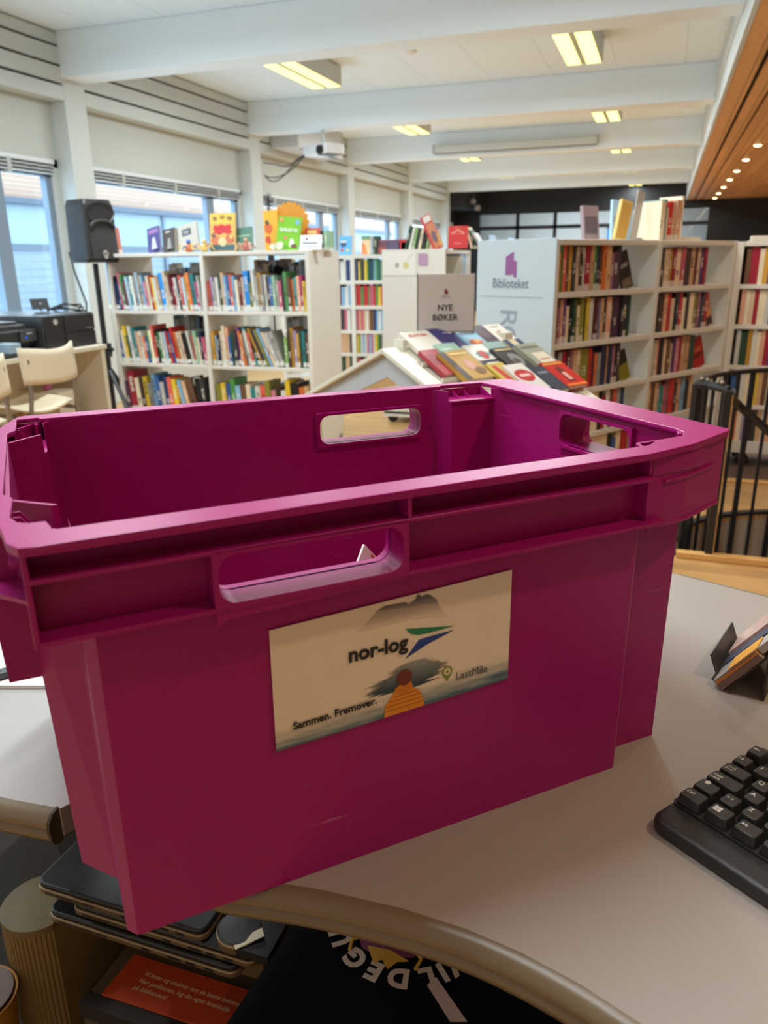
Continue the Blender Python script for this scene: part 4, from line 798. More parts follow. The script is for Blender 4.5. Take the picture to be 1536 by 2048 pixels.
MB().tube([(.285, 3.25, .69), (.30, 3.32, .65), (.345, 3.43, .60), (.46, 3.45, .505), (.62, 3.44, .38), (.8, 3.4, .25)], .017).build('handrail', IRON, t)

# ================================================================ DESK
LAM = mat('grey_desk_laminate', srgb(160, 152, 145), .42, noise=.04, scale=8, spec=.4)
EDGE = mat('brown_edge_band', srgb(116, 100, 78), .32, noise=.1, scale=20)
DZ = .74
near = [(-.34, .415), (-.282, .407), (-.246, .411), (-.20, .4165), (-.14, .419), (-.09, .416), (-.051, .409), (-.01, .397), (.033, .379), (.10, .345), (.20, .28), (.35, .18)]
t = thing('desk', 'grey laminate desk with curved brown front edge under the magenta crate', 'desk', (0, 0, 0))
top = near+[(.95, .45), (.60, .907), (.062, 1.135), (-.1, 1.20), (-.62, 1.20), (-.70, 1.12), (-.42, .62), (-.345, .46)]
MB().prism(top, DZ-.028, DZ).build('worktop', LAM, t)
ed = MB()
prof = [(0, .0), (.006, -.001), (.0115, -.006), (.0125, -.013), (.0100, -.0165), (.0125, -.020), (.011, -.027), (.006, -.0305), (0, -.0305)]
def sweep(b, path, prof, sgn=1):
    R = []
    for i, p in enumerate(path):
        d = (Vector(path[min(i+1, len(path)-1)])-Vector(path[max(i-1, 0)])).normalized(); n = Vector((d.y, -d.x))*sgn
        R.append([b.b.verts.new((p[0]+n.x*q, p[1]+n.y*q, DZ+z)) for q, z in prof])
    for a, c in zip(R, R[1:]):
        for k in range(len(prof)-1): b.b.faces.new([a[k], a[k+1], c[k+1], c[k]])
    b.b.faces.new(R[0]); b.b.faces.new(R[-1])
def smooth_path(P, n=4):
    out = []
    for i in range(len(P)-1):
        p0, p1, p2, p3 = [Vector(P[max(0, min(len(P)-1, j))]) for j in (i-1, i, i+1, i+2)]
        for k in range(n):
            u = k/n; out.append(tuple(.5*((2*p1)+(p2-p0)*u+(2*p0-5*p1+4*p2-p3)*u*u+(3*p1-p0-3*p2+p3)*u**3)))
    return out+[P[-1]]
sweep(ed, smooth_path(near), prof); ed.build('edge_band', EDGE, t, smooth=50)
MB().prism([(.062, 1.135), (.60, .907), (.601, .909), (.063, 1.1375)], DZ-.028, DZ+.0004).build('rear_edge', rgb(120, 116, 110), t)
MB().box(.20, .26, .75, .81, 0, DZ-.028).build('leg', STEEL, t); MB().box(-.3, -.24, 1.0, 1.06, 0, DZ-.028).build('leg', STEEL, t)
MB().box(-.6, .3, 1.08, 1.10, .1, DZ-.028).build('modesty_panel', mat('dark_panel', srgb(60, 48, 40), .6), t)
t = thing('desk', 'separate grey desk return at left with rounded brown edge end', 'desk', (0, 0, 0))
MB().prism([(-1.1, .412), (-.50, .424), (-.452, .428), (-.440, .455), (-.50, .58), (-.72, 1.10), (-1.1, 1.10)], DZ-.028, DZ).build('worktop', mat('pale_desk_laminate', srgb(168, 165, 162), .42, noise=.04, scale=8, spec=.4), t)
ed = MB(); sweep(ed, [(-1.1, .412), (-.8, .418), (-.50, .424), (-.454, .4275)], prof); ed.build('edge_band', EDGE, t, smooth=50)
MB().prism([(x, z) for x, z in [(-.001, .001), (.007, 0), (.0135, -.006), (.0145, -.015), (.0125, -.028), (.006, -.033), (-.001, -.032)]], 0, .003, frame((-.4535, .4275, DZ), (.07, -1, 0), (0, 0, 1))).build('end_cap', mat('dark_cap', srgb(50, 42, 34), .5), t)
MB().prism([(-.452, .428), (-.440, .455), (-.50, .58), (-.504, .58), (-.443, .455)], DZ-.030, DZ-.0005).build('side_edge', mat('dark_cap', srgb(50, 42, 34), .5), t)
MB().box(-1.08, -1.02, .5, .56, 0, DZ-.028).build('leg', STEEL, t); MB().box(-1.08, -1.02, 1.0, 1.06, 0, DZ-.028).build('leg', STEEL, t)
tag(MB().box(-.42, .42, -.01, .01, 0, .68, T(-.95, 1.15, .0)).build('panel', mat('dark_panel', srgb(60, 48, 40), .6)), 'dark brown panel standing behind the desk return', 'panel')
# specks on the desk are part of the wear; papers on the return
t = thing('paper', 'white document pages on the desk return at left, topmost crossed by dark strip', 'paper', (-.72, .64, DZ+.004), rad(22))
MB().box(-.16, .09, -.06, .15, 0, .0006).build('sheet', mat('white_paper', (.78, .78, .75), .7), t)
b = MB()
for k in range(4): b.box(-.05, .06, .10-.03*k, .1015-.03*k, .0006, .0008)
b.build('print', rgb(150, 150, 150), t)
tag(MB().box(-.15, .15, -.105, .105, 0, .004, T(-.725, .655, DZ+.0003) @ RZ(rad(18))).build('paper', mat('white_paper', (.78, .78, .75), .7)), 'white paper stack lying at the edge of the left desk return', 'paper')
tag(MB().box(-.1, .075, -.007, .007, 0, .008, T(-.655, .60, DZ+.0052) @ RZ(rad(58))).build('ruler', mat('dark_grey_plastic', srgb(70, 76, 80), .4), bevel=.002), 'dark grey flat bar lying diagonally over the white papers', 'ruler')

# ---- under the desk
PED = .28
t = thing('cabinet', 'brown cabinet with ribbed rounded corner under the desk', 'cabinet', (0, 0, 0))
OL = mat('olive_brown_cabinet', srgb(140, 118, 74), .5, noise=.12, scale=30)
cx_, cy_, r_ = -.80, .690, .054
rib = []
for k in range(200):
    a = rad(100+k*1.0); rr = r_*(1+(.018 if (k//3) % 2 else -.01)); rib.append((cx_+rr*cos(a), cy_+rr*sin(a)))
edge = [(-.752, .666), (-.752, .90), (-.86, .90)]
wv = []
n_ = 120
for k in range(n_+1):
    a = rad(120+k*(330-120)/n_); rr = r_*(1+(.02 if k % 4 < 2 else -.02)); wv.append((cx_+rr*cos(a), cy_+rr*sin(a)))
MB().prism(wv+[(-.752, .90), (-.83, .90)], .01, PED-.012).build('ribbed_front', OL, t)
MB().prism([(cx_+1.02*r_*cos(rad(120+k*210/40)), cy_+1.02*r_*sin(rad(120+k*210/40))) for k in range(41)]+[(-.752, .90), (-.83, .90)], PED-.012, PED).build('top', mat('olive_top', srgb(120, 102, 64), .45, noise=.2, scale=60), t)
MB().box(-.751, -.44, .70, .92, PED-.03, PED).build('shelf', mat('pedestal_brown', srgb(92, 74, 48), .5), t); MB().box(-.751, -.44, .915, .93, 0, PED-.03).build('back_panel', mat('dark_panel', srgb(60, 48, 40), .6), t)
MB().box(-.44, -.43, .70, .92, 0, PED).build('side_panel', mat('pedestal_brown', srgb(92, 74, 48), .5), t)
LB = mat('laptop_black', (.012, .012, .012), .35); LS = mat('laptop_bronze', srgb(140, 118, 92), .35, .6)
def laptop(x0, x1, y0, y1, z, lab, th=.018):
    t = thing('laptop', lab, 'laptop', ((x0+x1)/2, (y0+y1)/2, z), 0, 'laptops stacked under the desk'); hw, hd = (x1-x0)/2, (y1-y0)/2
    o = rrect(-hw, hw, -hd, hd, .016)
    MB().prism(o, 0, th*.55).build('base', LS, t, bevel=.002); MB().prism([(a*.99, c*.985) for a, c in o], th*.56, th).build('lid', LB, t, bevel=.003)
    b = MB()
    for k in range(20): b.box(-hw*.85+k*.0042, -hw*.85+k*.0042+.0022, -hd-.0004, -hd+.002, th*.15, th*.42)
    b.build('vent', BLACK, t)
    for x_, wd in ((0.05, .012), (.32, .02), (.5, .014), (.68, .014)): MB().box(hw*x_, hw*x_+wd, -hd-.0004, -hd+.002, th*.15, th*.42).build('port', BLACK, t)
laptop(-.765, -.450, .665, .88, PED+.001, 'black laptop with vents, lowest of the stack under the desk')
laptop(-.725, -.425, .672, .89, PED+.0205, 'black laptop in the middle of the stack under the desk')
laptop(-.785, -.50, .672, .90, PED+.040, 'black laptop on top of the stack under the crate corner')
t = thing('tin', 'round dark tin with bronze rim lying on the laptop stack', 'tin', (-.462, .70, PED+.0395))
MB().cyl(.032, 0, .014).build('rim', LS, t, bevel=.002); MB().lathe([(.03, .0142), (.028, .017), (.01, .018), (.001, .018)]).build('lid', mat('dark_tin', (.03, .03, .032), .3), t)
tag(MB().prism([(-.014, -.014), (.014, .016), (.024, .004), (-.004, -.024)], 0, .0012, T(-.445, .690, PED+.055) @ RY(rad(-8))).build('tag', rgb(200, 186, 160)), 'small crumpled pale tag beside the tin under the crate', 'tag')
tag(MB().box(-.03, .03, -.03, .03, 0, .013, T(-.435, .70, PED+.0395)).build('box', BLACK), 'tiny black block beneath the pale tag beside the tin', 'box')
t = thing('box', 'grey cardboard box under the desk carrying the orange leaflet', 'box', (0, 0, 0))
MB().box(-.70, -.44, .64, .91, .01, .175).build('carton', mat('grey_carton', srgb(96, 82, 62), .7), t, bevel=.002)
MB().box(-.702, -.442, .638, .66, .150, .177).build('flap', mat('dark_carton', srgb(44, 40, 36), .7), t)
t = thing('leaflet', 'orange-red leaflet with white sentence lying under the laptops', 'leaflet', (0, 0, .1785))
MB().prism([(-.6735, .7302), (-.4648, .7312), (-.4538, .662), (-.6773, .658)][::-1], 0, .003).build('sheet', mat('orange_red_paper', srgb(196, 70, 30), .6), t)
b = MB()
for k, s in enumerate(('Vi leser og snakker om de beste bøkene.', 'Hør podkasten, lag din egen leseklubb', 'på biblioteket!')):
    b.add(text_me(s, .0098, .0001, .00008, 'LEFT', 1.0, .18), T(-.6375-.001*k, .7035-.0122*k, .0032))
b.build('lettering', rgb(236, 200, 170), t)
# t-shirt spread over a chair seat
t = thing('stool', 'dark low stool under the desk below the black T-shirt', 'stool', (-.22, .70, 0))
MB().box(-.17, .17, -.17, .17, .3, .345).build('seat', BLACK, t, bevel=.02)
for x in (-.14, .14):
    for y in (-.14, .14): MB().cyl(.014, 0, .3, T(x, y, 0)).build('leg', BLACK, t)
t = thing('t_shirt', 'black T-shirt with white arched lettering and purple creature print under the desk', 'T-shirt', (0, 0, .352))
CL = mat('black_cloth', (.006, .006, .007), .95, noise=.2, scale=300, spec=.1)
def cloth(u, v):
    x = -.395+.40*u; y = .55+.34*v; e = max(abs(u-.5), abs(v-.5))*2
    x += .03*(v-.3)*(1-u)
    return Vector((x, y, .006+.003*sin(u*17)*sin(v*13)*max(0, e-.5)-.05*max(0, e-.86)/.14*.3))
MB().grid(cloth, 24, 24).build('cloth', CL, t, smooth=60, thick=.003)
ink = mat('off_white_ink', srgb(206, 190, 176), .8)
cX, cY, RA = -.243, .763, .092
b = MB()
for ch, a in (('I', -168), ('U', -141), ('G', -118), ('E', -99), ('D', -80), ('L', -58), ('I', -46), ('V', -34)):
    rr = RA; px, py_ = cX+rr*cos(rad(a)), cY+rr*sin(rad(a))
    b.add(text_me(ch, .035, .0001, .0018), T(px, py_, .0112) @ RZ(rad(a)-pi/2))
b.build('lettering', ink, t)
SK = T(-.262, .713, .0112) @ Matrix.Scale(1.35, 4)
MB().prism(blob(0.005, .002, .03, .018, 16, .12), 0, .0004, SK).prism(blob(-.03, .02, .02, .012, 12, .1), 0, .0004, SK).build('creature', rgb(120, 56, 92), t)
MB().prism([(-.012, -.008), (.0, -.024), (.006, -.018), (.014, -.026), (.02, -.016), (.03, -.012), (.01, -.006)], .0004, .0008, SK).build('beard', rgb(206, 160, 60), t)
for s in (-1, 1): MB().tube([(.006+s*.022, .004, .0006), (.006+s*.034, -.006, .0006), (.006+s*.032, -.018, .0006)], .0024, 6, SK).build('horn', rgb(206, 164, 60), t)
for s in (-1, 1): MB().prism(blob(.006+s*.009, .002, .005, .004), .0004, .0009, SK).build('eye', rgb(50, 26, 46), t)
MB().prism([(-.1914, .6729), (-.184, .6868), (-.1349, .6427), (-.1534, .6365)][::-1], .0112, .0116).build('strip', mat('strip_ink', srgb(206, 180, 172), .8), t)
t = thing('bin', 'ochre round bin at lower left corner beside the ribbed cabinet', 'bin', (-.83, .585, 0))
MB().lathe([(.035, .0), (.05, .2), (.053, .2), (.048, .19), (.032, .01)], n=32).build('bucket', mat('ochre_bin', srgb(190, 130, 40), .5), t, smooth=40); MB().lathe([(.02, .19), (.046, .196), (.048, .204), (.02, .204)], n=28).build('liner', rgb(120, 96, 84), t, smooth=40)

# ---- keyboard
t = thing('keyboard', 'black keyboard with white legends on the desk at right edge', 'keyboard', (.0185, .559, DZ), rad(-36))
KB = mat('keyboard_black', (.016, .0165, .017), .42, bump=.15, bscale=1500); KEY = mat('key_black', (.022, .023, .023), .38); LEG = mat('legend_white', (.62, .60, .56), .5)
MB().prism(rrect(.0065, .44, .006, .165, .012), .0, .014).build('case', KB, t, bevel=.005, seg=3)
MB().prism(rrect(.008, .43, .034, .16, .005), .0142, .0155).build('key_well', BLACK, t)
MB().box(.012, .43, .158, .164, .014, .0165).build('rear_rim', mat('rim_grey', (.07, .075, .075), .35), t)
def key(x, y, wd, leg, k=1):
    ko = MB().prism(rrect(x, x+wd-.003, y, y+.0165, .002, 2), .0157, .0245, top=rrect(x+.0018, x+wd-.0048, y+.0015, y+.0155, .002, 2)).build('key', KEY, t, bevel=.0006)
    if leg == '#':
        b = MB()
        for a in (0, 1):
            for c in (0, 1): b.box(x+.004+a*.0033, x+.0069+a*.0033, y+.006+c*.0033, y+.0089+c*.0033, .0246, .0248)
        b.build('legend', LEG, ko)
    elif leg == '^':
        MB().add(plate_me([[(.0, .0), (.003, .003), (.0017, .003), (.0017, .0055), (-.0017, .0055), (-.0017, .003), (-.003, .003)]], .0001), T(x+.008, y+.013, .0247) @ RZ(pi) @ T(0, -.003, 0)).build('legend', LEG, ko)
    elif leg == '|':
        MB().box(x+.005, x+.011, y+.0095, y+.0100, .0246, .0248).box(x+.011, x+.0115, y+.008, y+.0115, .0246, .0248).box(x+.005, x+.011, y+.006, y+.0065, .0246, .0248).box(x+.0045, x+.005, y+.0045, y+.008, .0246, .0248).build('legend', LEG, ko)
    elif leg:
        b = MB(); L_ = leg.split('/')
        for j, s in enumerate(L_): b.add(text_me(s, .0042 if len(s) > 1 else .0062, .0001, .00008, 'LEFT'), T(x+.0035, y+.0085-.0045*j, .0247))
        b.build('legend', LEG, ko)
P = .019; kx, ky = .010, .0365
rows = [[(1.3, 'Ctrl'), (1.25, '#'), (1.25, 'Alt'), (5.8, ''), (1.25, 'Alt'), (1.25, '#'), (1.25, ''), (1.4, 'Ctrl')],
        [(1.25, '^'), (1, '< >')]+[(1, c) for c in 'ZXCVBNM']+[(1, ','), (1, '.'), (1, '-'), (2.5, '^')],
        [(1.75, 'Caps/Lock')]+[(1, c) for c in 'ASDFGHJKLØÆ']+[(1, "'"), (1, '')],
        [(1.5, '|')]+[(1, c) for c in 'QWERTYUIOPÅ']+[(1, '¨'), (1.25, '')],
        [(1, '| §')]+[(1, c) for c in '1234567890']+[(1, '+'), (1, ''), (1.75, '')],
        [(1, 'Esc'), (.5, None)]+[(1, 'F%d' % k) for k in (1, 2, 3, 4)]+[(.4, None)]+[(1, 'F%d' % k) for k in (5, 6, 7, 8)]+[(.4, None)]+[(1, 'F%d' % k) for k in (9, 10, 11)]]
for r, row in enumerate(rows):
    x = kx
    for wd, lg in row:
        if lg is not None: key(x, ky+r*P+(.004 if r == 5 else 0), wd*P, lg)
        x += wd*P
# ---- leaflet rack
t = thing('leaflet_rack', 'small dark tilted leaflet rack at right edge of the desk', 'rack', (0, 0, 0))
# side profile plane: x across, z up; extends in y from .81 to .93
PF = T(.0885, .81, 0) @ RZ(rad(-17)) @ T(-.0885, -.81, 0) @ frame((0, .81, DZ), (1, 0, 0), (0, 0, 1))
def slab(pts, y0, y1): return MB().prism(pts, -y1, -y0, PF)
DK = mat('rack_dark', srgb(52, 48, 40), .5)
Q0, Q1, Q2, Q3 = [Vector(q) for q in ((.0885, .0085), (.1005, .0015), (.1350, .0500), (.1240, .0565))]
def layer(a, b_, t0=0., t1=1.):
    f = lambda t, k: tuple((Q1+(Q0-Q1)*k)*(1-t)+(Q2+(Q3-Q2)*k)*t)
    return [f(t0, a), f(t1, a), f(t1, b_), f(t0, b_)]
slab([(.1008, .0003), (.1025, .0003), (.138, .0495), (.138, .0), (.1405, .0), (.1405, .0525), (.1365, .0518)], .004, .118).build('stand', DK, t)
slab([(.0868, .0095), (.0884, .0078), (.0800, .0300), (.0787, .0296)], .020, .118).build('front_lip', DK, t)
slab([(.0868, .0088), (.1008, .0003), (.1018, .0003), (.0868, .0098)], .004, .118).build('ledge', DK, t)
def leaf(lab, a, b_, col, y0, y1, t0=0., t1=1.): tag(slab(layer(a, b_, t0, t1), y0, y1).build('leaflet', col), lab, 'leaflet', 'leaflets in the rack')
leaf('thick stack of brown-grey leaflets lowest in the tilted rack', .04, .54, mat('brown_edges', srgb(134, 112, 100), .7, noise=.3, scale=600), 0, .11)
leaf('thin orange leaflets above the brown stack in rack', .56, .78, rgb(222, 150, 76), .001, .11)
leaf('pale grey leaflets above the orange ones in rack', .80, .94, rgb(170, 164, 156), .002, .11)
leaf('bright yellow leaflet lying on near side of the rack', .96, 1.02, rgb(240, 168, 50), .0, .034, .38, 1.06)
leaf('dark blue leaflet in the middle of the rack', .96, 1.04, rgb(66, 70, 90), .036, .062, .05, 1.15)
leaf('pink patterned leaflets at far side of the rack', .96, 1.25, mat('pink_pattern', srgb(202, 166, 156), .3, noise=.4, scale=90), .064, .117, .10, 1.5)
leaf('white-edged leaflet stack sticking out at right of the rack', .30, .90, rgb(186, 180, 170), .006, .11, 1.02, 1.35)

# ================================================================ CRATE
PL = bpy.data.materials.new('magenta_plastic'); PL.use_nodes = True; nt = PL.node_tree; bs_ = nt.nodes['Principled BSDF']
tc = node(nt, 'ShaderNodeTexCoord'); mp = node(nt, 'ShaderNodeMapping'); mp.inputs['Scale'].default_value = (12, 12, 160); mp.inputs['Rotation'].default_value = (0, .3, .2); nt.links.new(tc.outputs['Object'], mp.inputs[0])
n1 = node(nt, 'ShaderNodeTexNoise', i_2=1.5, i_3=6.0); nt.links.new(mp.outputs[0], n1.inputs[0]); n2 = node(nt, 'ShaderNodeTexNoise', i_2=9.0, i_3=2.0); nt.links.new(tc.outputs['Object'], n2.inputs[0])
rmp = node(nt, 'ShaderNodeMapRange', i_1=.66, i_2=.74); nt.links.new(n1.outputs[0], rmp.inputs[0]); rm2 = node(nt, 'ShaderNodeMapRange', i_1=.60, i_2=.68); nt.links.new(n2.outputs[0], rm2.inputs[0])
mu = node(nt, 'ShaderNodeMath', operation='MULTIPLY'); nt.links.new(rmp.outputs[0], mu.inputs[0]); nt.links.new(rm2.outputs[0], mu.inputs[1]); mu2 = node(nt, 'ShaderNodeMath', operation='MULTIPLY', i_1=.35); nt.links.new(mu.outputs[0], mu2.inputs[0])
nt.links.new(mix(nt, mu2.outputs[0], (.335, .006, .145), (.62, .30, .42)), bs_.inputs['Base Color']); bs_.inputs['Roughness'].default_value = .38; bs_.inputs['Specular IOR Level'].default_value = .36
bpn = node(nt, 'ShaderNodeBump', i_0=.12, i_1=.001); n3 = node(nt, 'ShaderNodeTexNoise', i_2=500.0); nt.links.new(tc.outputs['Object'], n3.inputs[0]); nt.links.new(n3.outputs[0], bpn.inputs['Height']); nt.links.new(bpn.outputs[0], bs_.inputs['Normal'])
ya = rad(45.41); EX = Vector((sin(ya), cos(ya), 0)); EY = Vector((-cos(ya), sin(ya), 0)); O = EX*-.041+EY*.435
CR = thing('crate', 'large magenta plastic stacking crate with a carrier label on the desk', 'crate', (O.x, O.y, DZ), pi/2-ya)
def wp(c): return Vector((c.x, c.y*(1.035-.065*c.x/.6), c.z))
def cbuild(b, name, parent=None, m_=None, **k): return b.warp(wp).build(name, m_ or PL, parent or CR, **k)
bot = [(.031, .108), (.054, .079), (.054, .028), (.060, .020), (.483, .020), (.488, .024), (.498, .044), (.553, .044), (.561, .06), (.561, .34), (.553, .356), (.498, .356), (.488, .376), (.483, .38), (.060, .38), (.054, .372), (.054, .321), (.031, .292)]
topo = [(.021, .108), (.052, .079), (.053, .028), (.060, .0185), (.486, .0185), (.491, .022), (.501, .042), (.556, .042), (.566, .06), (.566, .34), (.556, .358), (.501, .358), (.491, .378), (.486, .3815), (.060, .3815), (.053, .372), (.052, .321), (.021, .292)]
def inset(poly, d):
    n = len(poly); out = []
    for i in range(n):
        p0, p1, p2 = Vector(poly[i-1]), Vector(poly[i]), Vector(poly[(i+1) % n])
        a = (p1-p0).normalized(); c = (p2-p1).normalized(); na = Vector((-a.y, a.x)); nc = Vector((-c.y, c.x))
        s = (na+nc); s = s/max(.3, s.dot(na)); out.append((p1.x+s.x*d, p1.y+s.y*d))
    return out
ib, it = inset(bot, .003), inset(topo, .003)
b = MB(); n = len(bot)
V = [[b.b.verts.new((x, y, z)) for x, y in q] for q, z in ((bot, 0), (topo, .2994), (it, .2994), (ib, .004))]
b.b.faces.new(V[0][::-1]); b.b.faces.new(V[3])
for A, C in ((V[0], V[1]), (V[1], V[2]), (V[2], V[3])):
    for i in range(n): b.b.faces.new([A[i], A[(i+1) % n], C[(i+1) % n], C[i]])
body = b.build('body', PL, CR)
FYZ = lambda y: frame((0, y, 0), (1, 0, 0), (0, 0, 1))      # x, z plane, out = -y
FXZ = lambda x: frame((x, 0, 0), (0, 1, 0), (0, 0, 1))      # y, z plane, out = +x
hf = rrect(.133, .259, .2465, .2785, .011); hbk = rrect(.341, .467, .248, .281, .011); hr_ = rrect(.118, .226, .256, .290, .010); hl = rrect(.174, .282, .256, .290, .010)
cut = []
for poly, F, a, c in ((hf, FYZ(0), -.06, .01), (hbk, FYZ(.4), -.01, .05), (hr_, FXZ(.56), -.03, .03)):
    q = MB().prism(poly, a, c, F).build('cutter', PL); cut.append(q)
for x0, x1, y0, y1, z0 in ((.015, .0555, .317, .395, .2826), (.015, .0555, .022, .083, .2826), (.497, .5535, .34, .395, .2886)): cut.append(MB().box(x0, x1, y0, y1, z0, .31).build('cutter', PL))
bpy.context.view_layer.update()
for q in cut: q.matrix_world = CR.matrix_world
bpy.context.view_layer.update()
boolean_cut(body, cut)
for v in body.data.vertices: v.co = wp(v.co)
md = body.modifiers.new('rounding', 'BEVEL'); md.width = .0016; md.segments = 2; md.limit_method = 'ANGLE'; md.angle_limit = rad(35)
# rim
ro = [(.0187, .035), (.0215, .008), (.027, -.003), (.036, -.0045), (.20, -.003), (.472, -.002), (.527, .008), (.590, .031), (.597, .036), (.602, .2), (.602, .392), (.595, .398), (.30, .400), (.040, .403), (.034, .399), (.018, .35), (-.002, .30), (-.006, .22), (-.004, .15)]
ri = [(.020, .112), (.026, .099), (.024, .056), (.028, .044), (.034, .040), (.043, .0395), (.0445, .033), (.046, .0215), (.488, .0215), (.495, .0235), (.509, .032), (.541, .036), (.553, .046), (.5575, .06), (.5575, .345), (.556, .3835), (.500, .3845), (.496, .3785), (.115, .3785), (.054, .3785), (.052, .386), (.033, .384), (.031, .330), (.024, .318), (.0225, .22)]
cbuild(MB().add(plate_me([ro, ri], .0022, .0008), T(0, 0, .3008)), 'rim', smooth=40)
lip = MB()
for i in range(len(ro)):
    p, q = Vector(ro[i]), Vector(ro[(i+1) % len(ro)]); d = (q-p).normalized(); nn = Vector((-d.y, d.x))*.003
    lip.prism([tuple(p), tuple(q), tuple(q+nn), tuple(p+nn)],   .2975, .2990)
cbuild(lip, 'rim_lip')
# flange band
fl = MB()
fl.box(.027, .482, -.0015, .022, .2795, .2825); cbuild(fl, 'upper_flange', bevel=.0008)
lo_o = [(.004, .10), (.009, .083), (.024, .065), (.030, .05), (.0285, .03), (.0285, -.001), (.496, -.001), (.497, .007), (.528, .012), (.592, .036), (.598, .06), (.598, .39), (.04, .398), (.020, .35), (.002, .30), (.0, .15)]
lo_i = inset(topo, .0015)
cbuild(MB().add(plate_me([lo_o, lo_i], .0015), T(0, 0, .243)), 'lower_flange', bevel=.0006)
cbuild(MB().box(.027, .0305, -.001, .05, .2405, .2985), 'end_rib', bevel=.0008)
cbuild(MB().box(.0305, .062, .0185, .0215, .2445, .2985), 'band_wall')
for y_ in (.108, .165, .29, .345): cbuild(MB().box(-.001 if y_ > .12 else .006, .0212, y_, y_+.003, .2405, .297), 'end_rib')
cbuild(MB().prism([(.004, .167), (.031, .167), (.031, .2415), (.001, .2415)], -.003, 0, FYZ(.108)), 'end_bracket')
cbuild(MB().box(.2625, .2655, -.001, .022, .2825, .2985), 'rib', bevel=.0006)
for q in ((.330, .333, .3815, .402, .2445, .297), (.478, .481, .004, .022, .2825, .2985), (.480, .483, .006, .024, .2445, .2795)): cbuild(MB().box(*q), 'rib', bevel=.0006)
# skirt of the right corner block
sk = [(.482, .0065), (.500, .0075), (.528, .0125), (.592, .0355), (.5985, .042), (.599, .11)]
b = MB()
for p, q in zip(sk, sk[1:]):
    p, q = Vector(p), Vector(q); d = (q-p).normalized(); nn = Vector((-d.y, d.x))*.003; b.prism([tuple(p), tuple(q), tuple(q+nn), tuple(p+nn)], .2365, .297)
cbuild(b, 'corner_skirt')
b = MB().prism([(.500, .008), (.530, .0115), (.593, .0345), (.590, .038), (.56, .045), (.5, .03)], .2355, .2385); cbuild(b, 'corner_base', bevel=.0006)
cbuild(MB().prism([(.482, .0045), (.527, .0095), (.548, .0165), (.547, .02), (.525, .0135), (.482, .0085)], .281, .297), 'corner_block', bevel=.0015)
cbuild(MB().prism([(.497, .0045), (.530, .0105), (.574, .0265), (.573, .0295), (.529, .0135), (.497, .008)], .274, .2765), 'corner_rib', bevel=.0006)
b = MB()
bk = [(.118, .3935), (.05, .394), (.016, .345)]
for p, q in zip(bk, bk[1:]):
    p, q = Vector(p), Vector(q); d = (q-p).normalized(); nn = Vector((d.y, -d.x))*-.003; b.prism([tuple(p), tuple(q), tuple(q+nn), tuple(p+nn)], .2365, .297)
cbuild(b, 'corner_skirt')
# handle frames
def hframe(hole, grow, F, a, c):
    cx0 = sum(p[0] for p in hole)/len(hole); cy0 = sum(p[1] for p in hole)/len(hole)
    w0 = max(p[0] for p in hole)-cx0; h0 = max(p[1] for p in hole)-cy0
    out = [(cx0+(x-cx0)*(1+grow/w0), cy0+(y-cy0)*(1+grow/h0)) for x, y in hole]
    out = rrect(cx0-w0-grow, cx0+w0+grow, cy0-h0-grow, cy0+h0+grow, .0022, 3); me = plate_me([out, hole], abs(c-a)/2); return MB().add(me, F @ T(0, 0, (a+c)/2))
cbuild(hframe(hf, .003, FYZ(0), -.0275, .0015), 'handle_frame', smooth=30)
cbuild(hframe(hbk, .003, FYZ(.4), -.0015, .0275), 'handle_frame', smooth=30)
cbuild(hframe(hr_, .003, FXZ(.56), -.002, .038), 'handle_frame', smooth=30)
cbuild(MB().prism([(.1305, .231), (.133, .231), (.136, .2345), (.255, .2395), (.2625, .242), (.2625, .2445), (.1305, .2445)], -.022, .0, FYZ(0)), 'handle_apron', bevel=.0008)
for x in (.1295, .2605): cbuild(MB().box(x, x+.003, -.001, .022, .2445, .2795), 'handle_rib', bevel=.0006)
# stacking pockets
b = MB().box(.497, .556, .352, .3845, .2860, .2885)
for x in (.515, .530): b.prism([(.3845, .296), (.366, .2885), (.3845, .2885)], x, x+.0012, frame((0, 0, 0), (0, 1, 0), (0, 0, 1)))
b.prism([(.3845, .298), (.354, .2885), (.3845, .2885)], .5535, .556, frame((0, 0, 0), (0, 1, 0), (0, 0, 1)))
cbuild(b.box(.497, .556, .3845, .387, .2860, .298), 'stacking_pocket')
b = MB().prism([(.020, .285), (.0525, .319), (.0535, .385), (.02, .385)], .2795, .2825)
for y_ in (.353, .362): b.prism([(.031, .298), (.034, .298), (.043, .2825), (.031, .2825)], -y_-.0012, -y_, FYZ(0))
b.box(.048, .051, .374, .384, .2825, .298).box(.029, .031, .345, .385, .2795, .298).box(.031, .054, .384, .3865, .2795, .298)
for k in range(4): b.box(.0355+.0045*k, .0363+.0045*k, .350, .38, .2825, .2832)
cbuild(b, 'stacking_pocket')
b = MB().prism([(.020, .110), (.020, .030), (.0535, .030), (.0525, .081)], .2795, .2825)
for y_ in (.058, .070, .082): b.prism([(.022, .298), (.029, .298), (.041, .2825), (.022, .2825)], -y_-.0014, -y_, FYZ(0))
cbuild(b.box(.0445, .0475, .03, .041, .2825, .297), 'stacking_pocket')
cbuild(MB().prism([(.541, .036), (.547, .041), (.549, .047), (.546, .047), (.543, .043), (.539, .039)], .297, .3045), 'corner_tab', bevel=.0008)
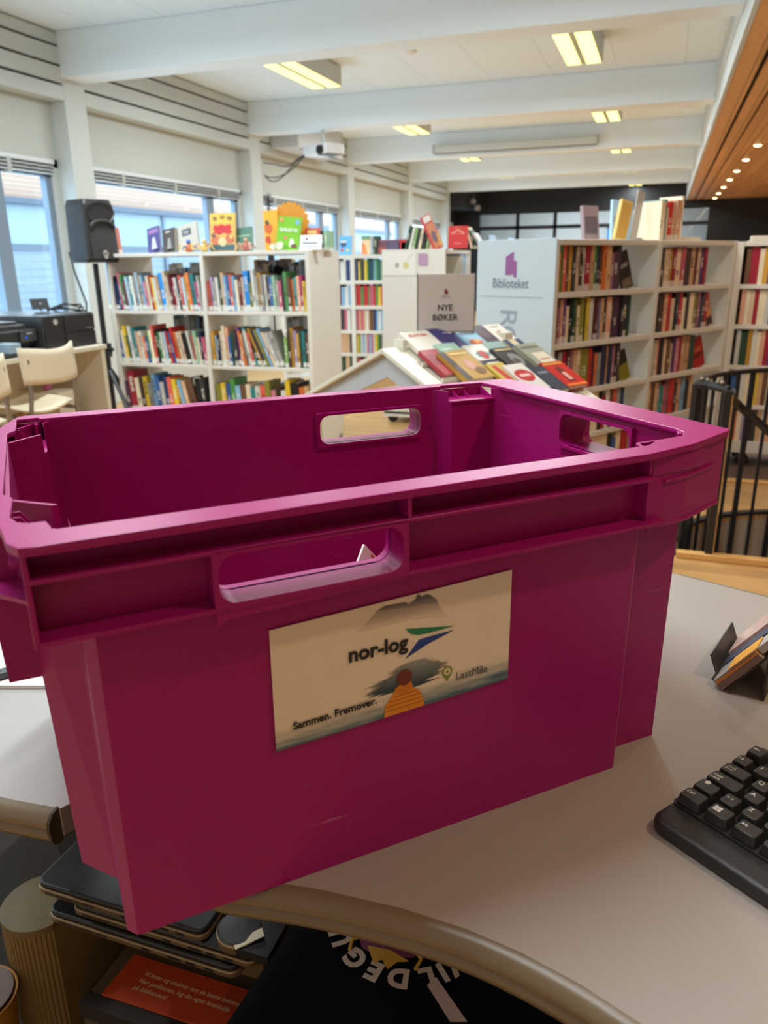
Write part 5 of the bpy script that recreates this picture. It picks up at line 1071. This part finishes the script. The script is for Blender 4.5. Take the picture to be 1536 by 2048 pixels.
# carrier label on the front wall, in (x, z) of the crate
YL = .0178
LBM = bpy.data.materials.new('misty_sea_print'); LBM.use_nodes = True; nt = LBM.node_tree; pb = nt.nodes['Principled BSDF']; pb.inputs['Roughness'].default_value = .45
tc = node(nt, 'ShaderNodeTexCoord'); sp = node(nt, 'ShaderNodeSeparateXYZ'); nt.links.new(tc.outputs['Object'], sp.inputs[0])
mp = node(nt, 'ShaderNodeMapping'); mp.inputs['Scale'].default_value = (30, 1, 260); mp.inputs['Rotation'].default_value = (0, -.12, 0); nt.links.new(tc.outputs['Object'], mp.inputs[0])
ns = node(nt, 'ShaderNodeTexNoise', i_2=1.0, i_3=5.0); nt.links.new(mp.outputs[0], ns.inputs[0])
def mth(op, a, v):
    q = node(nt, 'ShaderNodeMath', operation=op)
    for i, z in enumerate((a, v)):
        if hasattr(z, 'links'): nt.links.new(z, q.inputs[i])
        else: q.inputs[i].default_value = z
    return q.outputs[0]
hgt = mth('SUBTRACT', mth('ADD', sp.outputs[2], mth('MULTIPLY', ns.outputs[0], .022)), mth('MULTIPLY', sp.outputs[0], .06))
r1 = node(nt, 'ShaderNodeMapRange', i_1=.118, i_2=.137); nt.links.new(hgt, r1.inputs[0])
r2 = node(nt, 'ShaderNodeMapRange', i_1=.104, i_2=.121); nt.links.new(hgt, r2.inputs[0])
sea = mix(nt, r2.outputs[0], srgb(24, 52, 66), srgb(84, 116, 122))
nt.links.new(mix(nt, r1.outputs[0], sea, srgb(236, 220, 194)), pb.inputs['Base Color']); nt.links.new(sea, mix(nt, r1.outputs[0], sea, srgb(236, 220, 194)).node.inputs[6])
FLb = lambda e: frame((0, YL-.0008-e, 0), (1, 0, 0), (0, 0, 1))
lb = cbuild(MB().prism([(.1674, .213), (.167, .1185), (.3608, .1263), (.3606, .2207)], 0, .0007, frame((0, YL, 0), (1, 0, 0), (0, 0, 1))), 'label', None, LBM)
lb['label'] = 'printed carrier label with misty sea photograph'
def zgrad(name, c0, c1, z0, z1):
    m_ = mat(name, c0, .5); q = m_.node_tree; s_ = node(q, 'ShaderNodeSeparateXYZ'); q.links.new(node(q, 'ShaderNodeTexCoord').outputs['Object'], s_.inputs[0])
    g_ = node(q, 'ShaderNodeMapRange', i_1=z0, i_2=z1); q.links.new(s_.outputs[2], g_.inputs[0]); q.links.new(mix(q, g_.outputs[0], srgb(*c0), srgb(*c1)), q.nodes['Principled BSDF'].inputs['Base Color']); return m_
def lpg(pts, name, m_, e): cbuild(MB().prism(pts, 0, .0002, FLb(e)), name, lb, m_)
def lp(pts, name, c, e): cbuild(MB().prism(pts, 0, .0002, FLb(e)), name, lb, rgb(*c, .5))
lpg([(.2306, .1976), (.2385, .2029), (.2472, .211), (.253, .2133), (.2616, .2129), (.2689, .2128), (.2719, .2107), (.2771, .2133), (.2786, .2168), (.2808, .2161), (.2823, .2143), (.2853, .2155), (.2891, .2144), (.2945, .2097), (.2976, .2024), (.3047, .1934), (.2915, .1963), (.2715, .1985), (.25, .1975)], 'mountain', zgrad('misty_mountain', (224, 206, 178), (160, 146, 132), .1965, .2125), .0000)
lpg([(.2472, .211), (.253, .2133), (.2616, .2129), (.2689, .2128), (.2719, .2107), (.2771, .2133), (.2786, .2168), (.2808, .2161), (.2823, .2143), (.2853, .2155), (.2891, .2144), (.2945, .2097), (.296, .206), (.289, .2075), (.282, .2085), (.273, .2078), (.262, .2095), (.253, .21)], 'ridge', zgrad('misty_ridge', (168, 154, 140), (96, 92, 90), .2065, .2135), .0002)
rp = MB(); random.seed(23)
for k in range(46):
    u = k/45; z = .1425+.0205*u; half = .010+.024*sin(pi*min(1, .25+.8*u))*random.uniform(.55, 1); cxx = .2665+.010*u+random.uniform(-.006, .006); h = random.uniform(.0004, .0009)
    rp.prism([(cxx-half, z-.05*half), (cxx-.4*half, z+h), (cxx+.5*half, z+h+.03*half), (cxx+half, z+.06*half), (cxx+.3*half, z-h), (cxx-.5*half, z-h)], 0, .0002, FLb(k*.000012))
cbuild(rp, 'water', lb, zgrad('rippled_water', (44, 66, 74), (150, 152, 142), .1445, .1640))
lp([(.2688, .1915), (.3096, .1848), (.2901, .1840), (.2793, .1843), (.2733, .1865)], 'logo', (38, 128, 84), .0002)
lp([(.3096, .1814), (.2863, .1747), (.2687, .1672), (.2801, .1802), (.2916, .181)], 'logo', (36, 64, 138), .0002)
lp([(.2505, .1225), (.2518, .1318), (.2572, .1389), (.2603, .145), (.2656, .1482), (.2732, .1477), (.2747, .1419), (.2802, .1381), (.2833, .1309), (.2846, .1239)], 'jacket', (222, 140, 24), .0006)
for x0, x1, z in ((.2520, .2840, .1268), (.2530, .2828, .1305), (.2555, .2812, .1342), (.2585, .2785, .1375)): lp([(x0, z), (x1, z+.0012), (x1, z+.0018), (x0, z+.0006)], 'quilting', (170, 96, 14), .0008)
lp([(.2603, .145), (.2656, .1482), (.2732, .1477), (.2747, .1419), (.268, .1395), (.261, .1405)], 'hood', (206, 120, 18), .0010)
lp([(.2675+.0062*cos(2*pi*k/18), .1524+.0066*sin(2*pi*k/18)) for k in range(18)], 'hat', (112, 44, 30), .0012)
lp([(.3043+.0046*cos(rad(a)), .1475+.0046*sin(rad(a))) for a in range(-40, 221, 20)]+[(.3045, .1391)], 'pin', (132, 140, 44), .0004)
lp([(.3043+.003*cos(2*pi*k/16), .1477+.003*sin(2*pi*k/16)) for k in range(16)], 'pin_centre', (222, 208, 180), .0006)
lp([(.3035, .1465), (.305, .1465), (.3055, .148), (.304, .149), (.303, .148)], 'pin_mark', (132, 140, 44), .0008)
def lt(s, x, z, size, off, rot, name, c, sx=1): cbuild(MB().add(text_me(s, size, .0001, off, 'LEFT', sx), FLb(.0008) @ T(x, z, .0001) @ RZ(rot)), name, lb, rgb(*c, .5))
lt('nor-log', .2232, .1757, .0162, .00048, 0.0, 'lettering', (30, 28, 26), .98)
lt('LastMile', .3116, .1385, .0094, 0, 0.0, 'lettering', (84, 88, 84), .93)
lt('Sammen. Fremover.', .1799, .1331, .0082, .00024, .05, 'lettering', (24, 24, 26), .98)
# paper slip standing inside the crate
sl = thing('leaflet', 'white and red leaflet corner seen inside the crate through front handle', 'leaflet', (0, 0, 0)); sl.matrix_world = CR.matrix_world @ T(.33, .17, .005) @ RZ(.3) @ RX(rad(78))
MB().prism([(-.05, 0), (.05, 0), (.05, .12), (.0, .185), (-.05, .12)], 0, .003).build('sheet', mat('white_paper', (.78, .78, .75), .7), sl); MB().prism([(.004, .12), (.045, .12), (.006, .174)], .0031, .0036).build('print', rgb(196, 50, 40), sl)
bpy.context.view_layer.update()
